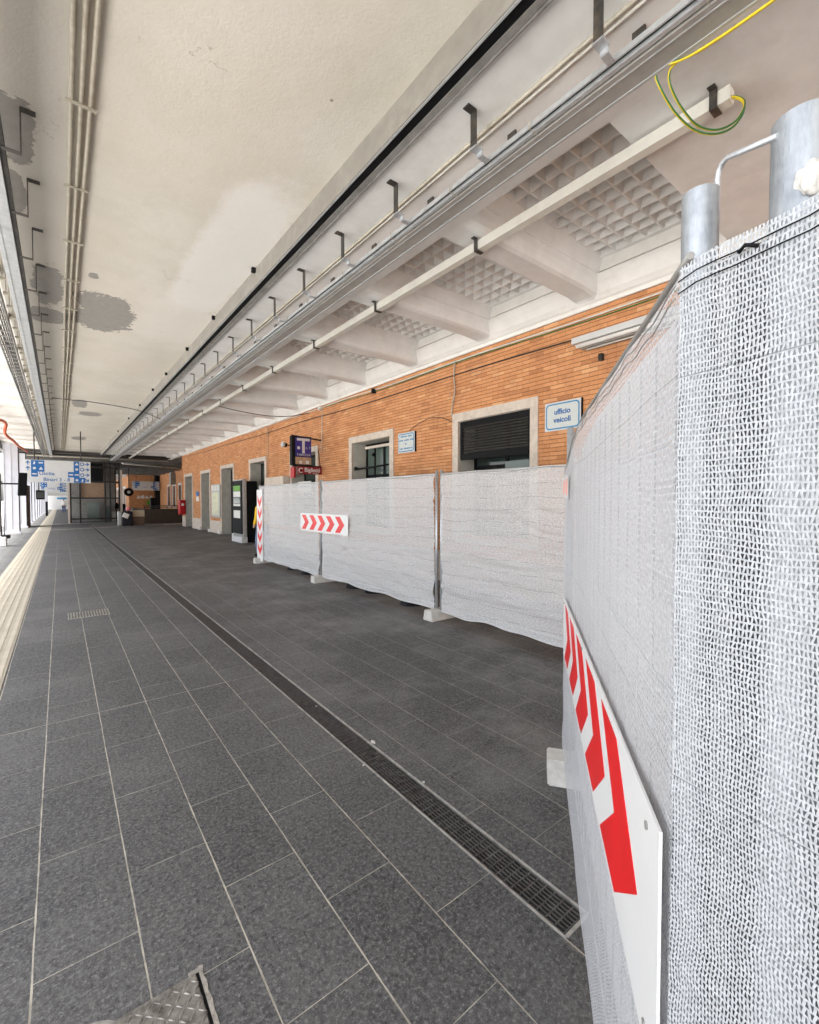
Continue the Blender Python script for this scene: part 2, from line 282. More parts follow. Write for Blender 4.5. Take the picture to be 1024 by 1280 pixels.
# ------------------------------------------------------------ mesh helpers
class MB:
    def __init__(s): s.b = bmesh.new()
    def box(s, x0, x1, y0, y1, z0, z1, bev=0):
        vs = [s.b.verts.new((x, y, z)) for x in (x0, x1) for y in (y0, y1) for z in (z0, z1)]
        fs = [s.b.faces.new([vs[i] for i in f]) for f in ((0,1,3,2),(4,6,7,5),(0,4,5,1),(2,3,7,6),(0,2,6,4),(1,5,7,3))]
        if bev:
            es = list({e for f in fs for e in f.edges}); bmesh.ops.bevel(s.b, geom=es, offset=bev, segments=2, affect='EDGES', profile=.6)
        return s
    def quad(s, *p): s.b.faces.new([s.b.verts.new(q) for q in p]); return s
    def tube(s, pts, r, seg=8, cap=True, rad=None):
        pts = [Vector(p) for p in pts]; rings = []
        up = Vector((0, 0, 1))
        for i, p in enumerate(pts):
            t = (pts[min(i+1, len(pts)-1)]-pts[max(i-1, 0)]).normalized()
            a = t.cross(up)
            if a.length < .05: a = t.cross(Vector((0, 1, 0)))
            a.normalize(); bb = t.cross(a).normalized(); rr = rad[i] if rad else r
            rings.append([s.b.verts.new(p+(a*math.cos(2*math.pi*k/seg)+bb*math.sin(2*math.pi*k/seg))*rr) for k in range(seg)])
        for i in range(len(rings)-1):
            for k in range(seg):
                f = s.b.faces.new((rings[i][k], rings[i][(k+1) % seg], rings[i+1][(k+1) % seg], rings[i+1][k])); f.smooth = True
        if cap: s.b.faces.new(rings[0][::-1]); s.b.faces.new(rings[-1])
        return s
    def prism(s, poly, f0, f1):      # poly: 2-D points; f0,f1 map (a,b)->3-D for both ends
        A = [s.b.verts.new(f0(*q)) for q in poly]; B = [s.b.verts.new(f1(*q)) for q in poly]; k = len(poly)
        s.b.faces.new(A); s.b.faces.new(B[::-1])
        for i in range(k): s.b.faces.new((A[i], B[i], B[(i+1) % k], A[(i+1) % k]))
        return s
    def build(s, name, mat, parent=None, smooth=False, at=None):
        bmesh.ops.recalc_face_normals(s.b, faces=s.b.faces[:])
        me = bpy.data.meshes.new(name)
        if at:
            bmesh.ops.translate(s.b, vec=-Vector(at), verts=s.b.verts[:])
        s.b.to_mesh(me); s.b.free()
        o = bpy.data.objects.new(name, me); C.objects.link(o); me.materials.append(MT[mat] if isinstance(mat, str) else mat)
        if parent: o.parent = parent
        if at: o.location = at
        if smooth:
            for f in me.polygons: f.use_smooth = True
        return o
def tag(o, label=None, cat=None, group=None, kind=None):
    if label: o['label'] = label
    if cat: o['category'] = cat
    if group: o['group'] = group
    if kind: o['kind'] = kind
    return o
def empty(name, label, cat, loc=(0, 0, 0), rz=0, group=None):
    o = bpy.data.objects.new(name, None); C.objects.link(o); o.location = loc; o.rotation_euler = (0, 0, rz); o.empty_display_size = .2
    return tag(o, label, cat, group)
def copy_tree(o, parent=None):
    c = o.copy(); C.objects.link(c)
    if parent: c.parent = parent
    for ch in [x for x in KIDS.get(o, [])] if False else list(o.children): copy_tree(ch, c)
    return c
KIDS = {}
def text(name, body, size, loc, rot, mat, parent=None, align='CENTER', bold=0.0, ext=.0015):
    cu = bpy.data.curves.new(name, 'FONT'); cu.body = body; cu.size = size; cu.align_x = align; cu.align_y = 'CENTER'; cu.extrude = ext; cu.offset = bold
    t = bpy.data.objects.new(name, cu); C.objects.link(t); bpy.context.view_layer.update()
    me = bpy.data.meshes.new_from_object(t.evaluated_get(bpy.context.evaluated_depsgraph_get()))
    bpy.data.objects.remove(t); o = bpy.data.objects.new(name, me); C.objects.link(o)
    me.materials.clear(); me.materials.append(MT[mat]); o.location = loc; o.rotation_euler = rot
    if parent: o.parent = parent
    return o
ROT_W = (R(90), 0, R(-90))      # reads from the platform on the brick wall
ROT_Y = (R(90), 0, 0)           # reads looking along the platform
def struct(mb, name, mat): return tag(mb.build(name, mat), kind='structure')

# ------------------------------------------------------------ ground, floor
mb = MB(); mb.quad((-1500,-1500,-1.05),(1500,-1500,-1.05),(1500,1500,-1.05),(-1500,1500,-1.05)); struct(mb, 'ground', 'ballast')
TX0, TX1, TY0, TY1 = 1.485, 1.645, .945, 38.0
mb = MB()
for (x0, x1, y0, y1) in ((-2.9, TX0, -9, 110), (TX1, 13, -9, 110), (TX0, TX1, -9, TY0), (TX0, TX1, TY1, 110)):
    mb.quad((x0,y0,0),(x1,y0,0),(x1,y1,0),(x0,y1,0))
mb.quad((-2.9,-9,0),(-2.9,110,0),(-2.9,110,-1.1),(-2.9,-9,-1.1)); mb.quad((-2.9,-9,0),(13,-9,0),(13,-9,-1.1),(-2.9,-9,-1.1))
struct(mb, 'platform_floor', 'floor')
# tactile strip: ribbed pale paving
mb = MB(); x0, x1 = -1.045, -.437; mb.box(x0, x1, 1.0, 100, .0035, .006)
for k in range(7):
    a = x0+.03+k*.086; mb.box(a, a+.04, 1.0, 100, .0058, .0105)
struct(mb, 'tactile_paving', 'tactile')
mb = MB(); mb.quad((-1.0,31.2,.004),(7.6,35.2,.004),(7.6,35.5,.004),(-1.0,31.45,.004)); struct(mb, 'pale_paving_band', 'stone')
mb = MB(); mb.box(-.43, .5, 39.2, 39.5, .002, .004); mb.box(.5, 9, 39.2, 39.5, .002, .004); struct(mb, 'threshold_band', 'stone')

# ------------------------------------------------------------ drain channel
dr = empty('drain_channel', 'long narrow steel drain channel with slotted grating, running along the dark tiles', 'drain', (TX0, TY0, 0))
mb = MB(); z0 = -.07
mb.quad((TX0,TY0,z0),(TX1,TY0,z0),(TX1,TY1,z0),(TX0,TY1,z0)); mb.quad((TX0,TY0,z0),(TX0,TY1,z0),(TX0,TY1,.0),(TX0,TY0,.0)); mb.quad((TX1,TY0,z0),(TX1,TY1,z0),(TX1,TY1,0),(TX1,TY0,0)); mb.quad((TX0,TY0,z0),(TX1,TY0,z0),(TX1,TY0,0),(TX0,TY0,0))
o = mb.build('channel_bed', 'black', dr); o.location = (-TX0, -TY0, 0)
mb = MB()
for (a, b_) in ((TX0-.005, TX0+.006), (TX1-.006, TX1+.005)): mb.box(a, b_, TY0, TY1, -.05, .003)
mb.box(TX0+.008, TX1-.008, TY0-.004, TY0+.010, -.05, .003)
o = mb.build('frame', 'drain_frame', dr); o.location = (-TX0, -TY0, 0)
def grate(L, n):
    mb = MB(); w = TX1-TX0-.022; x = -w/2
    for k in range(8):
        a = x+k*(w-.005)/7; mb.box(a, a+.0055, 0, L-.006, -.022, -.001)
    m_ = int(L/.042)
    for k in range(m_+1):
        y = k*(L-.012)/m_; mb.box(x+.001, x+w-.001, y, y+.006, -.02, -.0025)
    return mb
g0 = grate(1.0, 0).build('grating', 'drain_bar', dr); cx = (TX0+TX1)/2-TX0; g0.location = (cx, .015, 0)
for k in range(1, 37):
    c = g0.copy(); C.objects.link(c); c.parent = dr; c.location = (cx, .015+k*1.0, random.uniform(-.0015, .001))
mb = MB()
for (ax, ay, sx, sy) in ((1.60,3.28,.009,.009),(1.66,2.0,.010,.009),(1.665,2.55,.016,.028),(1.47,2.36,.009,.007)): 
    mb.prism([(ax+sx*math.cos(t)*random.uniform(.6,1), ay+sy*math.sin(t)*random.uniform(.6,1)) for t in [i*.7 for i in range(9)]], lambda a, b_: (a, b_, .0005), lambda a, b_: (a, b_, .006))
o = mb.build('mortar_crumb', 'concrete_block'); tag(o, 'small pale crumbs of mortar along the edge of the floor drain', 'debris', kind='stuff')

# small floor vent
v = empty('floor_vent', 'small slotted metal vent set flush in the tiles, near the pale tactile strip', 'vent', (.06, 7.8, 0))
mb = MB(); mb.box(0, .49, 0, .44, .001, .003); mb.build('vent_bed', 'drain_frame', v)
mb = MB()
for k in range(14): mb.box(.012+k*.034, .03+k*.034, .03, .41, .0028, .008)
mb.build('slats', 'drain_bar', v)

# checker plate cover, corner foreground
pc = empty('access_cover', 'diamond-pattern steel access cover in the floor at the bottom edge', 'floor cover', (.346, 1.666, 0))
mb = MB(); mb.box(-.27, 0, -.62, 0, .002, .008, .0015); mb.build('plate', 'plate', pc)
mb = MB(); 
for i in range(10):
    for j in range(22):
        cx, cy_ = -.256+i*.0275, -.605+j*.0275
        if cx > -.008 or cy_ > -.010: continue
        ang = R(45) if (i+j) % 2 else R(-45)
        pts = []
        for (a, b_, zz) in ((-.0175,0,.0078),(-.007,.0036,.0082),(.007,.0036,.0082),(.0175,0,.0078),(.007,-.0036,.0082),(-.007,-.0036,.0082)):
            pts.append((cx+a*math.cos(ang)-b_*math.sin(ang), cy_+a*math.sin(ang)+b_*math.cos(ang), zz))
        vs = [mb.b.verts.new(q) for q in pts]; t1 = mb.b.verts.new((cx-.004*math.cos(ang), cy_-.004*math.sin(ang), .0118)); t2 = mb.b.verts.new((cx+.004*math.cos(ang), cy_+.004*math.sin(ang), .0118))
        for tri in ((vs[0],vs[1],t1),(vs[1],vs[2],t2,t1),(vs[2],vs[3],t2),(vs[3],vs[4],t2),(vs[4],vs[5],t1,t2),(vs[5],vs[0],t1)): mb.b.faces.new(tri)
mb.build('tread_pattern', 'plate', pc, smooth=True)
mb = MB(); mb.box(.003, .011, -.62, .002, .0012, .0025); mb.build('gap', 'black', pc)
mb = MB()
prev = None; vs = []
ys = [-.62+i*.02 for i in range(33)]
rg = [(.012, .026+.008*noise.noise(Vector((y*30, 0, 0)))) for y in ys]
for i in range(len(ys)-1):
    mb.quad((.0112, ys[i], .0062), (rg[i][1], ys[i], .0032), (rg[i+1][1], ys[i+1], .0032), (.0112, ys[i+1], .0062))
mb.box(-.02, .022, .0, .016, .001, .006, .002)
mb.build('mortar_rim', 'mortar_rim', pc)
mb = MB(); mb.prism([(-.30+.07*math.cos(t*.45)*(1+.12*math.sin(3*t)), -.06+.085*math.sin(t*.45)*(1+.1*math.cos(5*t))) for t in range(14)], lambda a, b_: (a, b_, .001), lambda a, b_: (a, b_, .0045))
o = mb.build('mortar_patch', 'concrete_patch', None, at=(0, 0, 0)); o.location = (.353, 1.684, 0); tag(o, 'rounded grey mortar patch on the tiles left of the steel cover', 'mortar patch')

# ------------------------------------------------------------ station building
bd = empty('station_building', 'long orange brick station building with stone framed doors and windows', 'building', (6.2, 15, 0))
WX, WT = 6.2, .5
opens = [(4.69, 6.40, .95, 3.19), (8.72, 10.46, .95, 3.17), (12.62, 14.42, .9, 3.15), (16.95, 18.6, 0, 3.16), (20.95, 22.78, 0, 3.15), (25.0, 26.72, 0, 3.1), (28.93, 30.78, 0, 3.09)]
WY0, WY1, WZ = -9, 31.6, 4.46
def wallmesh(opens, y0, y1, z1, x0, x1):
    mb = MB(); ys = sorted({y0, y1, *[o_[0] for o_ in opens], *[o_[1] for o_ in opens]})
    for a, b_ in zip(ys[:-1], ys[1:]):
        op = [o_ for o_ in opens if o_[0] <= a+1e-6 and o_[1] >= b_-1e-6]
        if not op: mb.box(x0, x1, a, b_, 0, z1)
        else:
            if op[0][2] > 0: mb.box(x0, x1, a, b_, 0, op[0][2])
            mb.box(x0, x1, a, b_, op[0][3], z1)
    return mb
def bpart(mb, name, mat, par=bd):
    o = mb.build(name, mat, par)
    if par == bd: o.location = (-6.2, -15, 0)
    return o
bpart(wallmesh(opens, WY0, WY1, WZ, WX, WX+WT), 'wall', 'brick')
bpart(MB().box(WX+WT, 12, WY0-.2, WY0, 0, WZ).box(12, 12.3, WY0-.2, 31.4, 0, WZ).box(WX+WT, 12, 31.3, 31.598, 0, WZ), 'wall', 'brick_end')
bpart(MB().box(WX, 12.3, WY0-.2, 31.55, 4.9, 5.1), 'roof', 'concrete_patch')
bpart(MB().box(WX+2.6, WX+2.7, WY0, 31.2, 0, 4.5), 'inner_wall', 'reveal')
# plinth of pale stone between the doors
mb = MB()
for a, b_ in ((14.6, 16.80), (18.75, 20.80), (22.95, 24.85), (26.9, 28.77), (30.95, 31.62), (-9, 14.6)): bpart(MB().box(WX-.035, WX, a, b_, 0, .62, .006), 'plinth', 'stone')
bpart(MB().box(WX-.03, WX+.05, WY0, WY1, 4.462, 4.521, .004), 'cornice', 'frieze_paint')
bpart(MB().box(WX-.025, WX+.3, 31.6, 31.64, 0, 4.4), 'wall_edge', 'brick_end')
for i, (y0, y1, z0, z1) in enumerate(opens):
    door = z0 == 0; nm = 'door' if door else 'window'
    mb = MB(); d = WX-.028; t = .155
    mb.box(d, WX+.012, y0-t, y0, max(z0-.12, 0), z1, .004); mb.box(d, WX+.012, y1, y1+t, max(z0-.12, 0), z1, .004); mb.box(d-.004, WX+.012, y0-t, y1+t, z1, z1+.165, .004)
    if not door: mb.box(d-.03, WX+.012, y0, y1, z0-.12, z0, .004)
    fr = bpart(mb, nm, 'stone')
    # reveals
    mb = MB(); e = .008
    mb.box(WX+.014, WX+WT, y1-e, y1+.0-.001, z0+e, z1-e); mb.box(WX+.014, WX+WT, y0+.001, y0+e, z0+e, z1-e); mb.box(WX+.014, WX+WT, y0+.001, y1-.001, z1-e, z1-.001)
    mb.build('reveal', 'reveal', fr)
    xf = WX+WT-.08; fw = .07
    mb = MB(); mb.box(xf, xf+.06, y0+e, y0+e+fw, z0, z1-e); mb.box(xf, xf+.06, y1-e-fw, y1-e, z0, z1-e); mb.box(xf, xf+.06, y0+e+fw, y1-e-fw, z1-e-fw, z1-e)
    ym = (y0+y1)/2; mb.box(xf, xf+.06, ym-.04, ym+.04, z0, z1-e-fw)
    zb = 2.3; mb.box(xf-.004, xf+.055, y0+e+fw, ym-.04, zb-.035, zb+.035); mb.box(xf-.004, xf+.055, ym+.04, y1-e-fw, zb-.035, zb+.035)
    mb.build('frame', 'black' if i < 3 else 'dark_steel', fr)
    MB().box(xf+.02, xf+.03, y0+e+fw, ym-.04, z0, z1-e-fw).box(xf+.02, xf+.03, ym+.04, y1-e-fw, z0, z1-e-fw).build('pane', 'glass_green' if i in (1,) else 'glass_dark', fr)
    if i == 0:      # dark louvred roller shutter half lowered
        mb = MB(); x = WX+.03
        mb.box(x, x+.05, y0+e, y0+.075, 2.50, z1-.01); mb.box(x, x+.05, y1-.075, y1-e, 2.50, z1-.01); mb.box(x, x+.05, y0+.075, y1-.075, z1-.12, z1-.01); mb.box(x-.005, x+.05, y0+.02, y1-.02, 2.44, 2.56)
        mb.box(x-.02, x+.0, y0+.06, y0+.11, 2.44, 2.5)
        mb.build('shutter_frame', 'black', fr)
        mb = MB()
        k = 0; z = 2.575
        while z < z1-.15:
            mb.prism([(0, 0), (.036, .018), (.040, .044), (.006, .036)], lambda a, b_: (x+.012+a*.8, y0+.075, z+b_), lambda a, b_: (x+.012+a*.8, y1-.075, z+b_)); z += .051
        mb.build('shutter', 'shutter_grey', fr)
        MB().box(WX+.38, WX+.39, 5.0, 5.55, 2.02, 2.38).build('reflection_pane', 'glass_green', fr)  # lighter glass patch painting the white reflection below the shutter
    if i == 1:
        mb = MB(); mb.tube([(WX+.06, y0+e, 2.52), (WX+.06, y1-e, 2.47)], .022); mb.tube([(WX+.07, y1-.03, 2.52), (WX+.07, y1-.14, 2.49)], .035)
        mb.build('bar', 'black', fr); MB().box(WX+.2, WX+.26, y0+e, y1-.3, 3.0, 3.06).build('rail', 'stone', fr)
        MB().box(WX+.25, WX+.28, 9.75, 9.8, .95, 3.1).tube([(WX+.23, 9.77, 2.85), (WX+.2, 9.77, 2.8)], .045).build('sash_post', 'black', fr)
    if i == 3:
        MB().box(WX+.40, WX+.44, 17.0, 17.9, 0, 2.6).build('door_leaf', 'glass_dark', fr)
# marks where plaster fell off / holes
mb = MB()
for (y, z) in ((3.72, 2.42), (3.86, 2.27)):
    mb.tube([(WX-.004, y, z), (WX+.002, y, z)], .035, 10)
bpart(mb, 'filler_spot', 'white_paint')
# recess wing behind the corner, and the building beyond it
w2 = empty('recess_building', 'brick wing set back behind the corner, far wall with signs above dark parapet', 'building', (9.2, 60, 0))
def part2(mb, name, mat, par=w2):
    o = mb.build(name, mat, par)
    if par == w2: o.location = (-9.2, -60, 0)
    return o
ops2 = [(50.2, 51.3, 1.0, 3.1), (52.9, 54.1, 1.0, 3.1), (47.4, 48.5, 1.0, 3.1)]
part2(wallmesh(ops2, 31.6, 60, 4.7, 9.2, 9.6), 'wall', 'brick')
for (y0, y1, z0, z1) in ops2:
    mb = MB(); mb.box(9.15, 9.2, y0-.2, y0, z0-.1, z1); mb.box(9.15, 9.2, y1, y1+.2, z0-.1, z1); mb.box(9.15, 9.2, y0-.2, y1+.2, z1, z1+.2); mb.box(9.14, 9.2, y0, y1, z0-.15, z0)
    f = part2(mb, 'window', 'white_paint'); MB().box(9.4, 9.42, y0, y1, z0, z1).build('pane', 'glass_dark', f)
part2(MB().box(6.2, 9.2, 60, 60.4, 0, 4.7), 'wall', 'brick_end')
part2(MB().box(8.75, 9.19, 59.0, 59.99, 0, 4.6), 'doorway', 'black')
part2(MB().box(8.75, 9.19, 50, 50.9, 3.2, 4.4), 'air_grille', 'grey_steel')
b3 = empty('far_station_building', 'far brick building with a row of pale arched door frames, beyond the recess', 'building', (6.2, 80, 0))
def part3(mb, name, mat, par=b3):
    o = mb.build(name, mat, par)
    if par == b3: o.location = (-6.2, -80, 0)
    return o
ops3 = [(63.0+k*3.6, 64.6+k*3.6, 0, 3.0) for k in range(12)]
part3(wallmesh(ops3, 60.4, 108, 4.6, 6.2, 6.6), 'wall', 'brick')
for (y0, y1, z0, z1) in ops3:
    mb = MB(); mb.box(6.1, 6.2, y0-.35, y0, 0, z1); mb.box(6.1, 6.2, y1, y1+.35, 0, z1); mb.box(6.1, 6.2, y0-.35, y1+.35, z1, z1+.3)
    f = part3(mb, 'door', 'frieze_paint'); MB().box(6.45, 6.47, y0, y1, 0, z1).build('pane', 'glass_dark', f)

# ------------------------------------------------------------ canopy
cp = empty('platform_canopy', 'concrete platform canopy with stained plaster ceiling, white ribs and waffle coffers', 'canopy', (2, 15, 4.78))
def cpart(mb, name, mat):
    o = mb.build(name, mat, cp); o.location = (-2, -15, -4.78); return o
cpart(MB().box(-.62, 2.15, -9, 36, 4.78, 5.3), 'ceiling_slab', 'plaster')
cpart(MB().box(-2.45, -.625, -9, 36, 4.80, 5.3), 'outer_slab', 'frieze_paint')
cpart(MB().box(-2.65, -2.452, -9, 100, 4.42, 5.3), 'edge_beam', 'dark_steel')
for k in range(17):
    cpart(MB().box(-2.45, -.63, 4.0+2.03*k, 4.3+2.03*k, 4.70, 4.799), 'cross_beam', 'frieze_paint')
cpart(MB().box(2.151, 3.42, -9, 36, 4.60, 5.3), 'long_beam', 'rib_paint')
cpart(MB().box(3.421, 6.0, -9, 1.87, 4.60, 5.3), 'solid_bay', 'rib_paint')
cpart(MB().box(3.421, 6.4, 1.871, 36, 5.16, 5.3), 'top_slab', 'concrete_patch')
PY = 2.03
# ribs: depth grows softly into the ceiling through small fillets
def rib_mesh():
    mb = MB(); prof = [(-.075, 5.099), (-.07, 5.02), (-.015, 4.86), (-.012, 4.835), (0.0, 4.83), (.012, 4.74), (.03, 4.67), (.06, 4.625), (.11, 4.602), (.36, 4.602), (.41, 4.625), (.44, 4.67), (.458, 4.74), (.47, 4.83), (.482, 4.835), (.485, 4.86), (.54, 5.02), (.545, 5.099)]
    xs = [3.4215, 5.6, 5.9, 6.08, 6.20]; dz = [0, 0, -.006, -.025, -.07]; rings = []
    for x, d in zip(xs, dz): rings.append([mb.b.verts.new((x, a, z+(d if z < 4.8 else 0))) for a, z in prof])
    for r0, r1 in zip(rings[:-1], rings[1:]):
        for i in range(len(prof)-1): mb.b.faces.new((r0[i], r0[i+1], r1[i+1], r1[i]))
    return mb
rib0 = rib_mesh().build('rib', 'rib_paint', cp); rib0.location = (-2, -15+3.43, -4.78)
for k in range(1, 16):
    c = rib0.copy(); C.objects.link(c); c.parent = cp; c.location = (-2, -15+3.43+k*PY, -4.78)
def waffle_mesh():
    mb = MB(); s = .2055; nx, ny = 12, 7; x0, y0 = 3.5, .0; r = .012; dp = .115; y0 = (2.03-.55-ny*s)/2
    zb = 5.02
    for i in range(nx):
        for j in range(ny):
            X0, Y0 = x0+i*s, y0+j*s; X1, Y1 = X0+s, Y0+s
            o4 = [(X0,Y0,zb),(X1,Y0,zb),(X1,Y1,zb),(X0,Y1,zb)]; i4 = [(X0+r,Y0+r,zb+.004),(X1-r,Y0+r,zb+.004),(X1-r,Y1-r,zb+.004),(X0+r,Y1-r,zb+.004)]
            q = s*.25; t4 = [(X0+q,Y0+q,zb+dp),(X1-q,Y0+q,zb+dp),(X1-q,Y1-q,zb+dp),(X0+q,Y1-q,zb+dp)]
            for k in range(4):
                k2 = (k+1) % 4; mb.quad(o4[k], o4[k2], i4[k2], i4[k]); mb.quad(i4[k], i4[k2], t4[k2], t4[k])
            mb.quad(*t4)
    xe = x0+nx*s; ye = y0+ny*s
    mb.quad((3.4215,0,zb),(x0,0,zb),(x0,1.48,zb),(3.4215,1.48,zb)); mb.quad((xe,0,zb),(6.02,0,zb),(6.02,1.48,zb),(xe,1.48,zb))
    mb.quad((x0,-.0,zb),(xe,-.0,zb),(xe,y0,zb),(x0,y0,zb)); mb.quad((x0,ye,zb),(xe,ye,zb),(xe,1.48,zb),(x0,1.48,zb))
    return mb
bmesh_w = waffle_mesh(); bmesh.ops.remove_doubles(bmesh_w.b, verts=bmesh_w.b.verts[:], dist=.0005)
wf0 = bmesh_w.build('waffle_panel', 'rib_paint', cp); wf0.location = (-2, -15+1.90, -4.78)
for k in range(1, 17):
    c = wf0.copy(); C.objects.link(c); c.parent = cp; c.location = (-2, -15+1.90+k*PY, -4.78)
cpart(MB().box(6.021, 6.36, -9, 36, 4.862, 5.095).box(6.07, 6.3, -9, 36, 4.834, 4.861), 'frieze', 'frieze_paint'); cpart(MB().prism([(6.0, 4.832), (6.0, 4.79), (6.03, 4.70), (6.09, 4.60), (6.15, 4.545), (6.20, 4.522), (6.359, 4.522), (6.359, 4.832)], lambda a, b_: (a, -9, b_), lambda a, b_: (a, 36, b_)), 'cove', 'frieze_paint')
# second canopy further along, darker
c2 = empty('far_canopy', 'darker far canopy beyond the first ceiling, over the lift and the recess', 'canopy', (2, 60, 4.7))
def c2p(mb, n_, m_):
    o = mb.build(n_, m_, c2); o.location = (-2, -60, -4.7); return o
c2p(MB().box(-2.45, 12.4, 36.01, 110, 4.72, 5.3), 'ceiling_slab', 'far_beam')
c2p(MB().box(6.41, 12.4, 31.65, 36, 4.72, 5.3), 'ceiling_slab', 'rib_paint')
for k in range(9): c2p(MB().box(-2.4, 9.1, 37.0+k*2.6, 37.35+k*2.6, 4.45, 4.719), 'beam', 'far_beam')
for k in range(5): c2p(MB().box(-2.4, 6.1, 61+k*8, 61.4+k*8, 4.3, 4.719), 'beam', 'rib_paint')
c2p(MB().box(-2.4, 6.3, 36.02, 36.3, 4.5, 4.718), 'beam', 'dark_steel')

# ------------------------------------------------------------ services under the canopy
# closed trunking with dark slot
tk = empty('lighting_trunking', 'long grey trunking with a black slot along the edge of the plaster ceiling', 'trunking', (2.2, 15, 4.6))
def tp(mb, n_, m_, par=tk, loc=(-2.2, -15, -4.6)):
    o = mb.build(n_, m_, par)
    o.location = loc; return o
tp(MB().box(2.128, 2.1485, -3, 35.8, 4.552, 4.778), 'fascia', 'fascia')
tp(MB().box(2.137, 2.152, -3, 35.8, 4.545, 4.5515), 'lip', 'zinc_light')
tp(MB().box(2.153, 2.238, -3, 35.8, 4.572, 4.598), 'slot', 'black')
tp(MB().box(2.2385, 2.284, -3, 35.8, 4.562, 4.598).box(2.289, 2.303, -3, 35.8, 4.550, 4.5985), 'edge_strip', 'grey_steel')
c0_ = MB().box(2.08, 2.13, 0, .05, 4.72, 4.778).build('clip', 'black', tk)
for k, y in enumerate((6.1, 8.1, 10.1, 12.4, 14.4, 17.0, 20, 24)):
    c = c0_ if k == 0 else c0_.copy()
    if k: C.objects.link(c); c.parent = tk
    c.location = (-2.2, y-15, -4.6)
# right cable tray
ct = empty('cable_tray', 'galvanised cable tray hung on straps between the trunking and the coffers', 'cable tray', (2.8, 15, 4.3))
L3 = (-2.8, -15, -4.3)
def ctp(mb, n_, m_): return tp(mb, n_, m_, ct, L3)
ctp(MB().box(2.675, 2.687, -3, 36, 4.30, 4.335), 'cable_channel', 'zinc_light'); ctp(MB().box(2.712, 2.742, -3, 36, 4.285, 4.335), 'cable_channel', 'zinc_light')
ctp(MB().box(2.687, 2.712, -3, 36, 4.316, 4.33).box(2.742, 2.757, -3, 36, 4.30, 4.33), 'shadow_gap', 'black')
ctp(MB().box(2.757, 2.915, -3, 36, 4.275, 4.355), 'tray_body', 'tray_grey')
ctp(MB().box(2.916, 2.935, -3, 36, 4.268, 4.36).box(2.792, 2.80, -3, 36, 4.270, 4.2745), 'tray_lip', 'zinc_light')
def strap():
    mb = MB()
    mb.box(-.085, .0, -.030, .030, 4.592, 4.599)            # foot on the ceiling
    mb.box(-.004, .004, -.030, .030, 4.34, 4.592); mb.tube([(-.006, 0, 4.50), (-.004, 0, 4.50)], .009); mb.tube([(-.006, 0, 4.40), (-.004, 0, 4.40)], .009)
    return mb
s0 = strap().build('bracket', 'strap', ct); s0.location = (2.52-2.8, 2.45-15, -4.3)
cl0 = MB().box(-.01, .07, -.034, .034, 4.325, 4.335).box(.064, .07, -.026, .026, 4.298, 4.325).box(.07, .15, -.024, .024, 4.294, 4.301).build('clip', 'galv', ct); cl0.location = (2.52-2.8, 2.45-15, -4.3)
pl0 = MB().box(-.03, .03, -.04, .04, 4.50, 4.599).build('anchor_plate', 'strap', ct); pl0.location = (2.905-2.8, 2.40-15, -4.3); pl0.scale = (.3, 1, 1)
for k in range(-2, 32):
    if k == 0: continue
    for o_, yy in ((s0, 2.45), (cl0, 2.45), (pl0, 2.40)):
        c = o_.copy(); C.objects.link(c); c.parent = ct; c.location.y = yy-15+k*1.0
ti0 = MB().box(2.66, 2.75, 0, .008, 4.281, 4.284).box(2.66, 2.664, 0, .008, 4.281, 4.34).build('cable_tie', 'conduit', ct); ti0.location = (-2.8, -15, -4.3)
for k in range(26):
    c = ti0 if k == 0 else ti0.copy()
    if k: C.objects.link(c); c.parent = ct
    c.location = (-2.8, -15+k*.93+random.uniform(-.2, .2), -4.3)
def cable(name, label, cat, pts, r, mat, group=None, seg=8):
    o = MB().tube(pts, r, seg).build(name, mat, at=tuple(pts[0])); return tag(o, label, cat, group)
cable('ceiling_conduit', 'grey conduit pipe on the white beam behind the straps, the one nearer the trunking', 'conduit', [(2.70+.004*math.sin(k), k*1.0-3, 4.575) for k in range(40)], .014, 'conduit')
cable('ceiling_conduit', 'grey conduit pipe on the white beam, the one nearer the cable tray', 'conduit', [(2.745, k*1.0-3, 4.578) for k in range(40)], .011, 'duct')
# white duct below ribs with L brackets
wd = empty('square_duct', 'slim cream square duct hung across the waffle coffers, its near end open', 'duct', (3.75, 15, 4.5))
o = MB().box(3.75, 3.84, 1.17, 36, 4.475, 4.575, .003).build('duct_body', 'duct', wd); o.location = (-3.75, -15, -4.5)
lb = MB().box(-.012, -.004, -.025, .025, 4.46, 4.599).box(-.012, .095, -.025, .025, 4.463, 4.471).box(-.06, -.012, -.025, .025, 4.592, 4.599).build('bracket', 'strap', wd); lb.location = (0, 3.6-15, -4.5)
for k in (-1.14, 1, 2, 3, 4, 5, 6, 7, 8, 9, 10, 11, 12, 13, 14, 15):
    c = lb.copy(); C.objects.link(c); c.parent = wd; c.location = (0, 3.6-15+k*2.045, -4.5)
